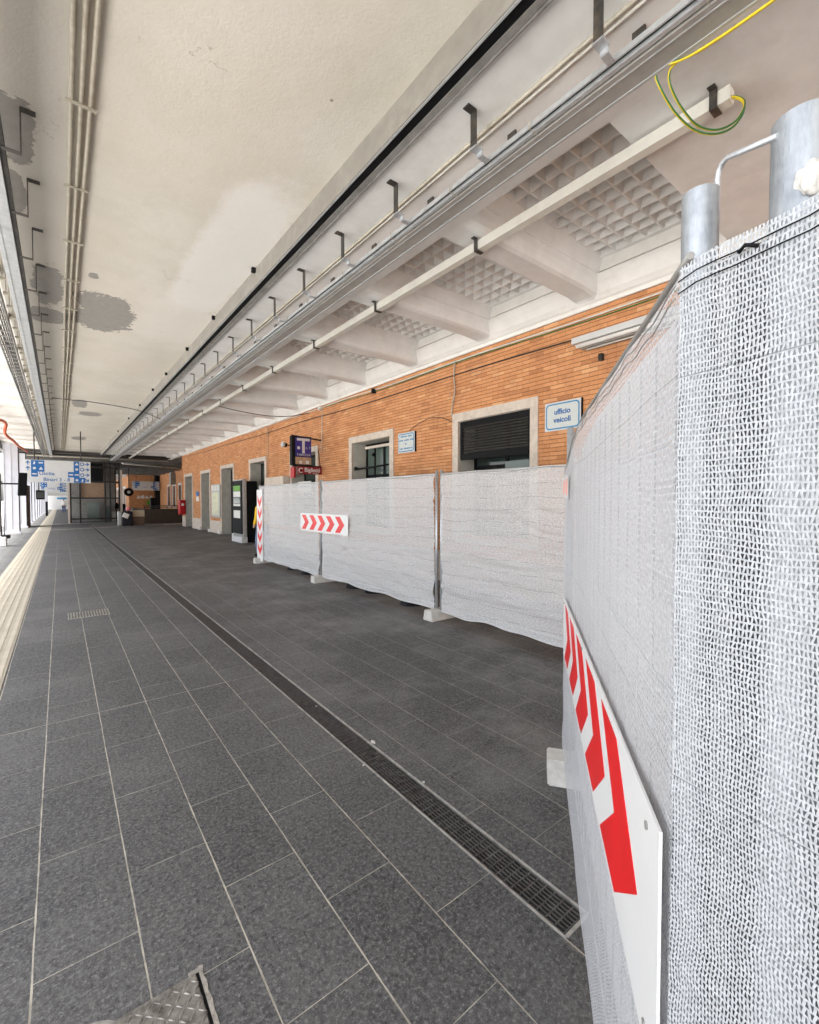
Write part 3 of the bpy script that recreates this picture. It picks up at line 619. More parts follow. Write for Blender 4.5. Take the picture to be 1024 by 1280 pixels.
# earth cables looping down near the duct end
def spline(P, n=10):
    P = [Vector(p) for p in P]; out = []
    for i in range(len(P)-1):
        p0, p1, p2, p3 = P[max(i-1, 0)], P[i], P[i+1], P[min(i+2, len(P)-1)]
        for k in range(n):
            t = k/n; out.append(.5*((2*p1)+(p2-p0)*t+(2*p0-5*p1+4*p2-p3)*t*t+(3*p1-p0-3*p2+p3)*t**3))
    out.append(P[-1]); return out
def striped(name, mats):
    m, nt, n, l, b = newmat(name); p = worldpos(nt); sp = N(nt, "ShaderNodeSeparateXYZ"); l.new(nt.nodes.new("ShaderNodeNewGeometry").outputs["Normal"], sp.inputs[0])
    f = M_(nt, 'LESS_THAN', M_(nt, 'ADD', M_(nt, 'MULTIPLY', sp.outputs[0], .25), M_(nt, 'MULTIPLY', sp.outputs[1], .9)), mats)
    l.new(mix(nt, f, (.75,.58,.02), (.02,.13,.03)), b.inputs["Base Color"]); b.inputs["Roughness"].default_value = .4; return m
MT['earth'] = striped('earth', -.30)
cable('earth_cable', 'green and yellow earth cable strapped to the tray and looping into the duct, lower loop', 'cable',
      spline([(2.945,-.6,4.26),(2.945,.3,4.255),(2.945,.8,4.235),(2.935,1.1,4.24),(2.925,1.27,4.285),(2.94,1.31,4.27),(3.0,1.297,4.197),(3.15,1.277,4.13),(3.35,1.243,4.105),(3.5,1.177,4.11),(3.62,1.114,4.17),(3.72,1.085,4.29),(3.78,1.094,4.40),(3.79,1.135,4.47),(3.795,1.19,4.51),(3.80,1.25,4.52)]), .0075, 'earth')
cable('earth_cable', 'green and yellow earth cable strapped to the tray and looping into the duct, upper loop', 'cable',
      spline([(2.965,-.6,4.262),(2.965,.3,4.262),(2.965,.75,4.25),(2.96,1.05,4.25),(2.955,1.20,4.275),(2.98,1.25,4.26),(3.03,1.255,4.20),(3.17,1.245,4.145),(3.36,1.225,4.125),(3.5,1.165,4.13),(3.61,1.105,4.19),(3.705,1.08,4.30),(3.77,1.09,4.41),(3.78,1.135,4.475),(3.79,1.19,4.515),(3.80,1.25,4.53)]), .0075, 'earth')
# three conduits over the left of the plaster ceiling
cg = 'three painted conduits clamped to the plaster ceiling'
for i, x in enumerate((.118, .178, .238)):
    nm = ('left of the three', 'middle of the three', 'right of the three')[i]
    pts = [(x+(.0 if i else -.0)+.004*math.sin(k*.9+i), -3+k, 4.744) for k in range(39)]
    cable('ceiling_conduit', 'cream painted conduit on the plaster ceiling, '+nm+' parallel pipes', 'conduit', pts, .017, 'conduit', cg)
cc = empty('conduit_clamp', 'cross clamp bars holding the three cream conduits to the plaster ceiling', 'clamp', (.178, 4.39, 4.72))
c0 = MB().box(-.10, .10, -.012, .012, -.003, .010).build('clamp_bar', 'conduit', cc)
for k in range(1, 27):
    c = c0.copy(); C.objects.link(c); c.parent = cc; c.location = (0, k*1.18, 0)
# left tray group
lt = empty('cable_tray', 'light grey covered cable tray beside a cable ladder, left of the ceiling', 'cable tray', (-.4, 15, 4.4))
L4 = (.4, -15, -4.4)
def ltp(mb, n_, m_): return tp(mb, n_, m_, lt, L4)
ltp(MB().box(-.475, -.335, 2, 37, 4.41, 4.47, .003).box(-.440, -.432, 2, 37, 4.404, 4.4105), 'tray_cover', 'zinc_light')
ltp(MB().box(-.334, -.30, 2, 37, 4.425, 4.50), 'tray_side', 'dark_steel')
ltp(MB().box(-.80, -.785, 2, 37, 4.40, 4.50), 'ladder_side', 'zinc_light')
ltp(MB().box(-.60, -.585, 2, 37, 4.40, 4.50), 'ladder_side', 'grey_steel')
mb = MB()
for k in range(115): mb.box(-.785, -.60, 3+k*.3, 3.03+k*.3, 4.41, 4.425)
ltp(mb, 'rungs', 'grey_steel')
mb = MB()
for k in range(6):
    pts = spline([(-.76+k*.028+random.uniform(-.012, .012), 2+j*2.4, 4.445+random.uniform(0, .02)) for j in range(15)], 4); mb.tube(pts, .011, 6)
ltp(mb, 'cable_bundle', 'cable_dark')
hg0 = MB().box(-.56, -.50, 0, .05, 4.43, 4.46).box(-.535, -.525, .02, .03, 4.46, 4.78).build('hanger', 'conduit', lt)
for k in range(60):
    c = hg0 if k == 0 else hg0.copy()
    if k: C.objects.link(c); c.parent = lt
    c.location = (.4, -11+k*.52, -4.4)
zb = MB().box(-.0, .095, -.03, .03, 4.773, 4.779).box(-.004, .004, -.03, .03, 4.425, 4.773).box(-.12, .0, -.022, .022, 4.42, 4.426).build('bracket', 'strap', lt); zb.location = (-.20+.4, 4.8-15, -4.4)
for k in range(1, 32):
    c = zb.copy(); C.objects.link(c); c.parent = lt; c.location.y = 4.8-15+k*1.0
# drooping black cable across the ceiling
cable('drooping_cable', 'thin black cable drooping across the plaster ceiling between the two trays', 'cable', spline([(-.15,17.5,4.76),(.2,17.3,4.72),(.7,16.9,4.66),(1.5,16.7,4.58),(2.1,16.8,4.52),(2.7,17.2,4.4)]), .012, 'cable_dark')
cable('drooping_cable', 'thin black cable sagging from the square duct to the brick wall', 'cable', spline([(3.8,14.2,4.47),(4.3,13.9,4.34),(5.0,13.6,4.24),(5.6,13.3,4.24),(6.15,13.0,4.36)]), .012, 'cable_dark')
# cross pipes at the end of the first ceiling
for i, (y, z, r, mt, lb_) in enumerate(((35.0, 4.55, .05, 'cable_dark', 'dark pipe crossing under the end of the plaster ceiling'), (35.6, 4.38, .035, 'conduit', 'pale pipe crossing behind the dark pipe at the ceiling end'), (38.5, 4.3, .06, 'duct', 'pale pipe crossing below the far canopy near the recess'))):
    cable('cross_pipe', lb_, 'pipe', [(-2.2 if i < 2 else 3.6, y, z), (6.1 if i < 2 else 8.8, y+(0 if i < 2 else 4), z)], r, mt)
# orange pipe group at the left
cable('orange_pipe', 'orange painted pipe winding down beside the edge beam on the far left', 'pipe', spline([(-2.0,18.5,4.62),(-1.95,19.5,4.62),(-1.75,20.0,4.55),(-1.8,21.0,4.35),(-1.62,21.6,4.5),(-1.55,22.6,4.5),(-1.62,23.2,4.2),(-1.5,25.5,4.15),(-1.5,28,4.2),(-1.3,31,4.2)]), .05, 'orange_pipe')
# wall conduits
wy = lambda a, b_, n: [a+(b_-a)*k/n for k in range(n+1)]
cable('wall_conduit', 'white conduit pipe running along the top of the brick wall', 'conduit', [(6.165, y, 4.325+.006*y+.012*math.sin(y*1.3)) for y in wy(.5, 31, 60)], .013, 'duct')
cable('wall_cable', 'green cable sagging just below the white wall conduit', 'cable', [(6.155, y, 4.285+.006*y+.02*math.sin(y*1.1+1)) for y in wy(.5, 12, 40)], .009, 'green_wire')
cable('wall_conduit', 'dark grey conduit running lower along the brick wall above the windows', 'conduit', [(6.17, y, 4.05+.008*y-.018*math.sin(y*.8)) for y in wy(.5, 31, 60)], .012, 'dark_steel')
cable('wall_cable', 'brown cable drop hanging down the bricks to the shuttered window corner', 'cable', spline([(6.16,6.47,4.40),(6.16,6.5,4.1),(6.155,6.47,3.8),(6.16,6.55,3.5),(6.17,6.57,3.3)]), .014, 'conduit')
cable('wall_cable', 'thin pale cable drop down the bricks beside the tobacconist window', 'cable', [(6.17,12.15,4.35),(6.17,12.2,3.1)], .01, 'duct')
cable('wall_cable', 'thin pale cable drop down the bricks beside the first open doorway', 'cable', [(6.17,16.55,4.35),(6.17,16.6,2.4)], .012, 'conduit')
cable('wall_cable', 'thin black cable curling over the bricks between the two large windows', 'cable', spline([(6.18,6.6,3.22),(6.18,6.9,3.34),(6.18,7.3,3.38),(6.18,7.7,3.30),(6.18,7.95,3.2)]), .006, 'cable_dark')
for (y, z, lb_) in ((9.3, 4.34, 'small black junction clip on the white wall conduit above the second window'), (12.2, 4.38, 'small pale junction box on the wall conduit above the tobacconist window')):
    o = MB().box(6.10, 6.19, y, y+.09, z-.05, z+.06, .006).build('junction_box', 'black' if y < 10 else 'duct', at=(6.15, y, z)); tag(o, lb_, 'junction box')
# fluorescent batten on the wall
fl = empty('strip_light', 'unlit white strip light fixture mounted high on the brick wall', 'light fixture', (6.08, 3.3, 4.0))
def flp(mb, n_, m_): o = mb.build(n_, m_, fl); o.location = (-6.08, -3.3, -4.0); return o
flp(MB().box(6.02, 6.12, 1.6, 3.84, 3.96, 4.05, .006), 'housing', 'signwhite')
flp(MB().tube([(6.0, 1.62, 3.90), (6.0, 3.74, 3.90)], .028, 12), 'tube', 'frieze_paint')
flp(MB().box(6.03, 6.10, 1.7, 3.70, 3.86, 3.955), 'reflector', 'grey_steel')
flp(MB().tube([(6.07, 1.7, 3.84), (6.07, 3.62, 3.84)], .012), 'conduit', 'duct')
flp(MB().box(6.12, 6.2, 3.2, 3.26, 3.9, 4.0), 'mount', 'dark_steel'); flp(MB().box(6.12, 6.2, 2.2, 2.26, 3.9, 4.0), 'mount', 'dark_steel')
o = MB().box(6.13, 6.2, 3.42, 3.48, 3.66, 3.76, .01).build('wall_hook', 'dark_steel', at=(6.2, 3.45, 3.7)); tag(o, 'small dark broken fitting on the bricks under the strip light', 'fitting')

# ------------------------------------------------------------ fences
def netting(w, h, f, name, mat, parent, res=.06, amp=.012, seed=0, uvoff=(0, 0), topf=None, botf=None):
    """f(s, z, n) -> world point, n = offset from the fence plane"""
    nu, nv = max(2, int(w/res)), max(2, int(h/res*(2.2 if amp > .01 else 1))); me = bpy.data.meshes.new(name); vs = []; uvs = []
    for j in range(nv+1):
        for i in range(nu+1):
            s = w*i/nu; z0 = botf(s) if botf else 0; z1 = topf(s) if topf else h; z = z0+(z1-z0)*j/nv
            d = amp*(noise.noise(Vector((s*1.1, z*5.5, seed)))*1.1+noise.noise(Vector((s*4, z*16, seed+9)))*.45+noise.noise(Vector((s*9, z*4, seed+5)))*.3)
            if amp > .01:
                for q in range(3):
                    rn = noise.noise(Vector((s*.55+q*7, z*2.3+q*3, seed+q*5))); d += .011*math.exp(-(rn/.05)**2)*(1 if q != 1 else -1)
            vs.append(f(s, z, d)); uvs.append((s+uvoff[0], z+uvoff[1]))
    fc = [(j*(nu+1)+i, j*(nu+1)+i+1, (j+1)*(nu+1)+i+1, (j+1)*(nu+1)+i) for j in range(nv) for i in range(nu)]
    me.from_pydata(vs, [], fc); uvl = me.uv_layers.new(name="UVMap")
    for p_ in me.polygons:
        p_.use_smooth = True
        for li in p_.loop_indices: uvl.data[li].uv = uvs[me.loops[li].vertex_index]
    me.materials.append(MT[mat]); o = bpy.data.objects.new(name, me); C.objects.link(o); o.parent = parent; return o
def base_block(x, y, rz, label, L=.66):
    mb = MB(); h, w = .14, .20
    mb.prism([(-w/2, 0), (w/2, 0), (w/2-.025, h), (-w/2+.025, h)], lambda a, b_: (-L/2, a, b_), lambda a, b_: (L/2, a, b_))
    bmesh.ops.bevel(mb.b, geom=mb.b.edges[:], offset=.008, segments=2, affect='EDGES')
    o = mb.build('fence_base', 'concrete_block'); o.location = (x, y, .002); o.rotation_euler = (0, 0, rz); return tag(o, label, 'fence base', 'concrete fence bases')
def straight_panel(x, y0, y1, label, seed, top=2.02, bot=.13):
    e = empty('site_fence', label, 'fence panel', (x, y0, 0), 0, 'netted mesh fence panels along the brick wall'); Lp = y1-y0
    MB().tube([(0, 0, .12), (0, 0, 2.07)], .021, 14).build('post', 'galv', e); MB().tube([(0, Lp, .12), (0, Lp, 2.07)], .021, 14).build('post', 'galv', e)
    MB().tube([(0, 0, top), (0, Lp, top)], .012, 8).build('top_rail', 'galv', e); MB().tube([(0, 0, bot+.06), (0, Lp, bot+.06)], .012, 8).build('bottom_rail', 'galv', e)
    mb = MB()
    for k in range(1, int(Lp/.12)): mb.box(-.0015, .0015, k*.12, k*.12+.003, bot+.06, top)
    for z in (.5, .9, 1.3, 1.7): mb.tube([(0, 0, z), (0, Lp, z)], .0025, 5)
    mb.build('wire_mesh', 'galv', e)
    tf = lambda s: top+.012-.016*abs(math.sin(s*3.0+seed))-.012*noise.noise(Vector((s*3, seed, 0)))
    bf = lambda s: bot+.035*noise.noise(Vector((s*2.2, seed, 3)))+.012*math.sin(s*5+seed)
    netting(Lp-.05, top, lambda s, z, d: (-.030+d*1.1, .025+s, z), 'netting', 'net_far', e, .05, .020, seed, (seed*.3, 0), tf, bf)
    # hem cord
    pts = [(-.036, .025+(Lp-.05)*k/40, tf((Lp-.05)*k/40)-.015) for k in range(41)]; MB().tube(pts, .003, 5).build('hem_cord', 'grey_steel', e)
    pts = [(-.036, .025+(Lp-.05)*k/40, bf((Lp-.05)*k/40)) for k in range(41)]; MB().tube(pts, .010, 6).build('hem', 'signwhite', e)
    return e
FX = 4.16
straight_panel(FX, 1.12, 4.63, 'netted fence panel nearest the camera along the wall, right of the tall paired posts', 1.0)
straight_panel(FX, 4.73, 8.19, 'netted fence panel between the two upright post pairs, below the second window', 2.3)
straight_panel(FX, 8.28, 11.80, 'farthest netted fence panel, ending at the upright red and white board', 4.1)
mb_e = base_block(FX+.12, 4.68, 0, 'concrete base under the paired posts by the shuttered window')
base_block(FX+.12, 8.235, 0, 'concrete base under the posts behind the horizontal arrow board')
base_block(FX+.15, 11.72, 0, 'concrete base at the far fence end, under the upright arrow board')
for i, (x, y, lb_) in enumerate(((4.42, 7.35, 'third'), (4.46, 6.75, 'second'), (4.40, 5.6, 'nearest'), (4.42, 10.15, 'farthest'), (4.42, 9.35, 'fourth'))):
    mb = MB(); mb.prism([(.20*math.cos(t*.5236), .17*math.sin(t*.5236)) for t in range(12)], lambda a, b_: (a, b_, 0), lambda a, b_: (a*.85, b_*.85, .105))
    bmesh.ops.bevel(mb.b, geom=[e_ for e_ in mb.b.edges], offset=.012, segments=2, affect='EDGES')
    o = mb.build('rubber_foot', 'rubber'); o.location = (x, y, .002); tag(o, 'round black rubber weight peeping out under the net, '+lb_+' of the row', 'rubber foot', 'black rubber weights behind the net')
# near panel A and corner panel B
PA = Vector((.629, .2475, 0)); DA = Vector((1.808, 1.3395, 0)); LA = DA.length; DA.normalize(); NA = Vector((-DA.y, DA.x, 0))
ea = empty('site_fence', 'large netted fence panel close in front, carrying the slanted red and white arrow board', 'fence panel', PA)
pt = lambda s, z, n_: tuple(DA*s+NA*n_+Vector((0, 0, z)))
def topA(s): return 1.953+.023*min(s, 1.3)-(max(0, s-1.25)**2)*.16-.008*abs(math.sin(s*9))+(max(0, s-2.05)*.2)
def botA(s): return .095+.02*noise.noise(Vector((s*3, 1, 2)))
P1 = Vector((.672, .2407, 0))
MB().tube([pt(2.265, .1, -.03), pt(2.262, 2.10, -.03)], .021, 16).build('post', 'galv', ea)
mb = MB(); q = P1-PA; mb.tube([(q.x, q.y, .05), (q.x, q.y, 2.062)], .0213, 40, cap=False); mb.tube([(q.x, q.y, .05), (q.x, q.y, 2.061)], .0188, 40, cap=False); mb.build('post', 'galv_post', ea)
railA = [pt(s, 1.958+.0245*min(s, 1.28)+(.012 if s < 1.3 else .012-(s-1.3)**2*.12), -.012) for s in [k*.0566 for k in range(0, 41)]]
MB().tube(railA, .0052, 8).build('top_rail', 'grey_steel', ea)
mb = MB()
for k in range(1, 19): mb.tube([pt(k*.12, .15, -.03), pt(k*.12, 1.93, -.03)], .002, 5)
for z in (.15, .55, .95, 1.35, 1.75): mb.tube([pt(0, z, -.034), pt(2.26, z, -.034)], .0024, 5)
mb.build('wire_mesh', 'galv', ea)
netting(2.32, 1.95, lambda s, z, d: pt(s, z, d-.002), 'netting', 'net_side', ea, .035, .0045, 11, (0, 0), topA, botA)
netting(2.25, 1.93, lambda s, z, d: pt(s+.03, z, d-.075), 'added_lining', 'net_added_lining', ea, .06, .004, 13, (3, 0), lambda s: topA(s)+.035, botA)  # unseen extra net layer, added to block the bright wall behind
for off, nm in ((.018, 'hem_cord'), (.034, 'hem_cord')):
    MB().tube([pt(2.31*k/60, topA(2.31*k/60)-off+.003*math.sin(k*1.7), .004) for k in range(61)], .0012, 5).build(nm, 'grey_steel', ea)
base_block(*(PA+DA*2.13+NA*(-.215)).xy, math.atan2(NA.y, NA.x), 'concrete base of the near fence, half hidden behind the leaning net', .62)
DB = Vector((-.03, -.148, 0)).normalized(); NB = Vector((DB.y, -DB.x, 0))    # visible side = -X side
if NB.x > 0: NB = -NB
eb = empty('site_fence', 'netted fence panel at the right edge, turning the corner beside the two pipe posts', 'fence panel', PA)
ptb = lambda s, z, n_: tuple(DB*s+NB*n_+Vector((0, 0, z)))
def topB(s): return 1.955+.09*s+.003*math.sin(s*40)
P2 = Vector((.644, .132, 0)); q2 = P2-PA
mb = MB(); mb.tube([(q2.x, q2.y, .05), (q2.x, q2.y, 2.073)], .0275, 48, cap=False); mb.tube([(q2.x, q2.y, .05), (q2.x, q2.y, 2.072)], .0245, 48, cap=False); mb.build('post', 'galv_post', eb)
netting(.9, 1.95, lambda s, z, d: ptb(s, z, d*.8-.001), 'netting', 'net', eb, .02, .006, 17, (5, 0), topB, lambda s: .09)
for off in (.018, .033):
    MB().tube([ptb(.9*k/40, topB(.9*k/40)-off+.0015*math.sin(k*1.7), .003) for k in range(41)], .0009, 5).build('hem_cord', 'black', eb)
MB().tube([ptb(.07, topB(.07)-.022, .003), ptb(.078, topB(.07)-.018, .006), ptb(.09, topB(.07)-.024, .003)], .0022, 6).build('cord_knot', 'black', eb)
tag(MB().prism([(-.02, .1), (.9, .1), (.9, 2.0), (-.02, 2.0)], lambda a, b_: ptb(a, b_, -.115), lambda a, b_: ptb(a, b_, -.118)).build('added_backing_sheet', 'added_backing', eb))  # unseen dark sheet, added so the bright wall stays out of the holes
mb = MB()
for z in (.15, .95, 1.75): mb.tube([ptb(.1, z, -.04), ptb(.9, z, -.04)], .003, 5)
mb.build('wire_mesh', 'galv', eb)
# weld blob on the tall post
mb = MB(); bmesh.ops.create_icosphere(mb.b, subdivisions=4, radius=.014)
for v_ in mb.b.verts: v_.co *= 1+.35*noise.noise(v_.co*110)+.10*noise.noise(v_.co*400)
o = mb.build('weld', 'concrete_block', eb, smooth=True); fwd = Vector((-.62, -.1, 0)); o.location = (q2.x-.026, q2.y-.012, 1.993); o.scale = (.6, .8, 1.2)
a1 = P1+Vector((.004, -.018, 2.057)); a2 = P2+Vector((-.022, .016, 2.055))
bd_ = a1+Vector((0, 0, .026)); dd_ = (a2-bd_-Vector((0, 0, .012))).normalized()
rod = [a1+Vector((0, 0, -.04)), a1, a1+Vector((0, 0, .016)), a1+Vector((0, 0, .022))+dd_*.002+Vector((0, 0, .003)), bd_+dd_*.009+Vector((0, 0, .008)), bd_+dd_*.02+Vector((0, 0, .0125)), a2]
tag(MB().tube(rod, .0034, 10).build('hook_rod', 'galv', at=tuple(a1)), 'thin bent steel rod hooked between the two pipe post tops', 'rod')

# chevron boards
CH = [(.555, 1.16), (.33, 1.172), (.12, 1.03), (.32, .86), (.555, .82), (.32, 1.026)]
def board(name, label, f, W_, H_, tips, rot=False):
    e = empty(name, label, 'sign board')
    mb = MB(); mb.prism([(0, 0), (W_, 0), (W_, H_), (0, H_)], lambda a, b_: f(a, b_, 0), lambda a, b_: f(a, b_, .004)); mb.build('panel', 'board_white', e)
    return e
def chev(e, f, tip, h, dirn=-1, arm=.22, run=.19, zc=0):
    # chevron pointing toward dirn along s
    P_ = [(tip, zc), (tip-dirn*run, zc+h), (tip-dirn*(run+arm), zc+h), (tip-dirn*arm, zc), (tip-dirn*(run+arm), zc-h), (tip-dirn*run, zc-h)]
    mb = MB(); mb.prism(P_, lambda a, b_: f(a, b_, .0042), lambda a, b_: f(a, b_, .0055)); return mb.build('chevron', 'film_red', e)
MT['film_red'] = simple('film_red', (.70,.003,.006), .38, var=.1, scale=4, dirt=((.42,.012,.015), .5), bumps=.05)
fA = lambda s, z, n_: tuple(PA+DA*(.005+s)+NA*(.010+n_+.0)+Vector((0, 0, 1.035-.045*s+z+.0)))
e = empty('arrow_board', 'big white board with red arrows strapped slanting on the nearest net', 'sign board')
mb = MB(); mb.prism([(-.006, -.185), (2.04, -.16), (2.04, .165), (-.006, .185)], lambda a, b_: fA(a, b_, 0), lambda a, b_: fA(a, b_, .004)); mb.build('panel', 'board_white', e)
for k in range(5): chev(e, fA, .115+.345*k, .158-.004*k, -1, .21, .20, .0)
for (a, b_) in ((.06, .15), (.06, -.15), (1.0, .15), (1.0, -.14), (1.98, .14), (1.98, -.13)):
    MB().tube([fA(a, b_, .004), fA(a, b_, .0065)], .006, 10).build('fixing', 'grey_steel', e)
fC = lambda s, z, n_: (FX-.052-n_, 9.13-s, 1.195+z)
e = empty('arrow_board', 'horizontal white board with five red arrows on the far wall-side fence', 'sign board')
mb = MB(); mb.prism([(0, -.19), (2.04, -.19), (2.04, .19), (0, .19)], lambda a, b_: fC(a, b_, 0), lambda a, b_: fC(a, b_, .004)); mb.build('panel', 'board_white', e)
for k in range(5): chev(e, fC, .42+.37*k, .152, 1, .19, .16, 0)
fE = lambda s, z, n_: (FX-.05-n_, 11.45+z+.19, 1.93-s)
e = empty('arrow_board', 'upright white board with red arrows pointing down at the far fence end', 'sign board')
mb = MB(); mb.prism([(0, -.20), (1.86, -.20), (1.86, .22), (0, .22)], lambda a, b_: fE(a, b_, 0), lambda a, b_: fE(a, b_, .004)); mb.build('panel', 'board_white', e)
for k in range(5): chev(e, fE, .46+.31*k, .15, 1, .15, .16, .01)
# faded sticker on near net
mb = MB(); mb.prism([(1.84, 1.67), (2.3, 1.675), (2.3, 1.795), (1.84, 1.79)], lambda a, b_: tuple(PA+DA*a+NA*.008+Vector((0, 0, b_))), lambda a, b_: tuple(PA+DA*a+NA*.0095+Vector((0, 0, b_))))
o = mb.build('sticker', 'signwhite', at=tuple(PA)); tag(o, 'small faded pink and white label tied on the near net', 'label')
mb = MB()
for (a, b_, w_, h_) in ((1.88, 1.685, .12, .09), (2.05, 1.70, .08, .07), (2.16, 1.69, .1, .085)): mb.prism([(a, b_), (a+w_, b_), (a+w_, b_+h_), (a, b_+h_)], lambda a, b_: tuple(DA*a+NA*.0096+Vector((0, 0, b_))), lambda a, b_: tuple(DA*a+NA*.0105+Vector((0, 0, b_))))
MT['faded_pink'] = simple('faded_pink', (.78,.40,.34), .6)
mb.build('print', 'faded_pink', o)

# ------------------------------------------------------------ wall signs
def rrect(w, h, r, n=5):
    P_ = []
    for cx, cy_, a0 in ((w/2-r, h/2-r, 0), (-w/2+r, h/2-r, 90), (-w/2+r, -h/2+r, 180), (w/2-r, -h/2+r, 270)):
        for k in range(n+1): a = R(a0+90*k/n); P_.append((cx+r*math.cos(a), cy_+r*math.sin(a)))
    return P_
def wall_sign(yc, zc, w, h, label, lines, sz, matt):
    e = empty('office_sign', label, 'sign', (6.17, yc, zc))
    F0 = lambda d: (lambda a, b_: (-d, -a, b_))
    MB().prism([(-w/2, -h/2), (w/2, -h/2), (w/2, h/2), (-w/2, h/2)], F0(0), F0(.012)).build('panel', 'signwhite', e)
    MB().prism(rrect(w-.045, h-.045, .06), F0(.0125), F0(.014)).build('border', 'lightblue', e)
    MB().prism(rrect(w-.085, h-.085, .045), F0(.0142), F0(.0155)).build('field', 'signgrey', e)
    MB().box(-.01, .03, -w/2-.012, -w/2, -h/2, h/2).build('edge', 'black', e)
    for (t, z) in lines:
        if isinstance(t, str): text('lettering', t, sz, (-.0165, 0, z), ROT_W, matt, e, bold=.003)
        else:
            mb = MB(); a = -sum(t)/2-.01*(len(t)-1)
            for wd_ in t:
                x = a
                while x < a+wd_-.012: ww = random.uniform(.010, .016); mb.box(-.0175, -.0158, -x-ww, -x, z-.016, z+random.choice((.010, .016, .016))); x += ww+.006
                a += wd_+.03
            mb.build('lettering', 'lightblue', e)
    return e
wall_sign(4.07, 2.968, .63, .445, 'blue bordered office sign reading ufficio veicoli, right of the shuttered window', [('ufficio', .065), ('veicoli', -.062)], .118, 'blue')
wall_sign(8.045, 2.95, .61, .45, 'blue bordered plate with four small lines, between the two large windows', [((.24, .14), .14), ((.16, .18, .13), .055), ((.07,), -.03), ((.12, .22, .08), -.13)], .05, 'blue')
# tobacconist sign, projecting from the wall at Y = 12.2
ts = empty('tobacconist_sign', 'black framed projecting sign with white letter T on dark blue', 'sign', (5.5, 12.2, 2.9))
def tsp(mb, n_, m_): o = mb.build(n_, m_, ts); o.location = (-5.5, -12.2, -2.9); return o
tsp(MB().box(5.24, 5.84, 12.2, 12.36, 2.66, 3.50, .01), 'case', 'black')
tsp(MB().box(5.345, 5.83, 12.192, 12.199, 2.92, 3.46), 'face', 'navy')
tsp(MB().box(5.345, 5.83, 12.192, 12.199, 2.69, 2.90), 'lower_face', 'tan_panel')
tsp(MB().box(5.39, 5.785, 12.186, 12.191, 3.37, 3.44).box(5.548, 5.628, 12.186, 12.191, 3.01, 3.37), 'letter_T', 'signwhite')
text('lettering', 'TABACCHI', .085, (.088, -.012, .065), ROT_Y, 'signwhite', ts)
text('lettering', 'n. 7', .10, (.23, -.012, .27), ROT_Y, 'signwhite', ts)
tsp(MB().box(5.40, 5.48, 12.186, 12.191, 3.12, 3.20, .003), 'emblem', 'signwhite')
tsp(MB().box(5.46, 5.54, 12.186, 12.191, 2.71, 2.79, .003), 'pictogram', 'signwhite'); tsp(MB().box(5.66, 5.76, 12.186, 12.191, 2.71, 2.80, .003), 'pictogram', 'signwhite')
tsp(MB().tube([(5.26, 12.28, 3.515), (6.19, 12.28, 3.44)], .022), 'bracket', 'black'); tsp(MB().tube([(5.3, 12.28, 2.65), (6.19, 12.28, 2.65)], .022), 'bracket', 'black'); tsp(MB().tube([(6.16, 12.28, 2.66), (6.11, 12.28, 3.14)], .010), 'stay', 'black')
bs = empty('ticket_sign', 'dark red projecting plate reading Biglietti below the letter T sign', 'sign', (5.6, 12.2, 2.2))
o = MB().box(5.40, 6.17, 12.19, 12.23, 2.41, 2.63, .004).build('plate', 'maroon', bs); o.location = (-5.6, -12.2, -2.2)
text('lettering', 'Biglietti', .165, (.26, -.014, .33), ROT_Y, 'signwhite', bs, bold=.004)
mb = MB(); mb.tube([(5.51+.065*math.cos(R(a)), 12.184, 2.515+.065*math.sin(R(a))) for a in range(40, 321, 20)], .014, 6)
o = mb.build('emblem', 'signwhite', bs); o.location = (-5.6, -12.2, -2.2)
text('lettering', 'ferroviari', .05, (.37, -.014, .24), ROT_Y, 'signwhite', bs)
# shop window contents
o = MB().box(6.14, 6.17, 12.9, 13.85, 1.9, 2.25, .003).build('window_notice', 'paper', at=(6.2, 13.3, 2)); tag(o, 'white notice with a line of blue writing in the tobacconist window', 'notice')
mb = MB(); y = 13.78
for wdt in (.06, .2, .09, .2, .1): mb.box(-.064, -.061, y-wdt-13.3, y-13.3, .06, .11); y -= wdt+.03
mb.build('lettering', 'blue', o)
o = MB().box(6.10, 6.16, 14.05, 14.35, 2.4, 2.75, .004).build('red_sign', 'post_red', at=(6.2, 14.2, 2.5)); tag(o, 'small bright red sign on the left of the tobacconist window', 'sign')
# round wall lamp
wl_ = empty('wall_lamp', 'round wall spotlight on a black arm left of the letter T sign', 'lamp', (5.85, 14.0, 3.42))
MB().tube([(-.18, .0, .04), (-.10, 0, .03)], .09, 16).build('lens', 'signwhite', wl_); MB().tube([(-.10, 0, .03), (-.02, 0, .02)], .07, 16).tube([(-.02, 0, .02), (.1, 0, .02)], .02).build('housing', 'black', wl_)
# wide beige box above the fence (open leaf / cabinet)
o = MB().box(5.95, 6.16, 14.6, 16.35, .8, 2.47, .008).build('wall_cabinet', 'stone', at=(6.1, 15.5, 1.6)); tag(o, 'pale speckled notice cabinet on the wall, just above the fence top', 'cabinet')

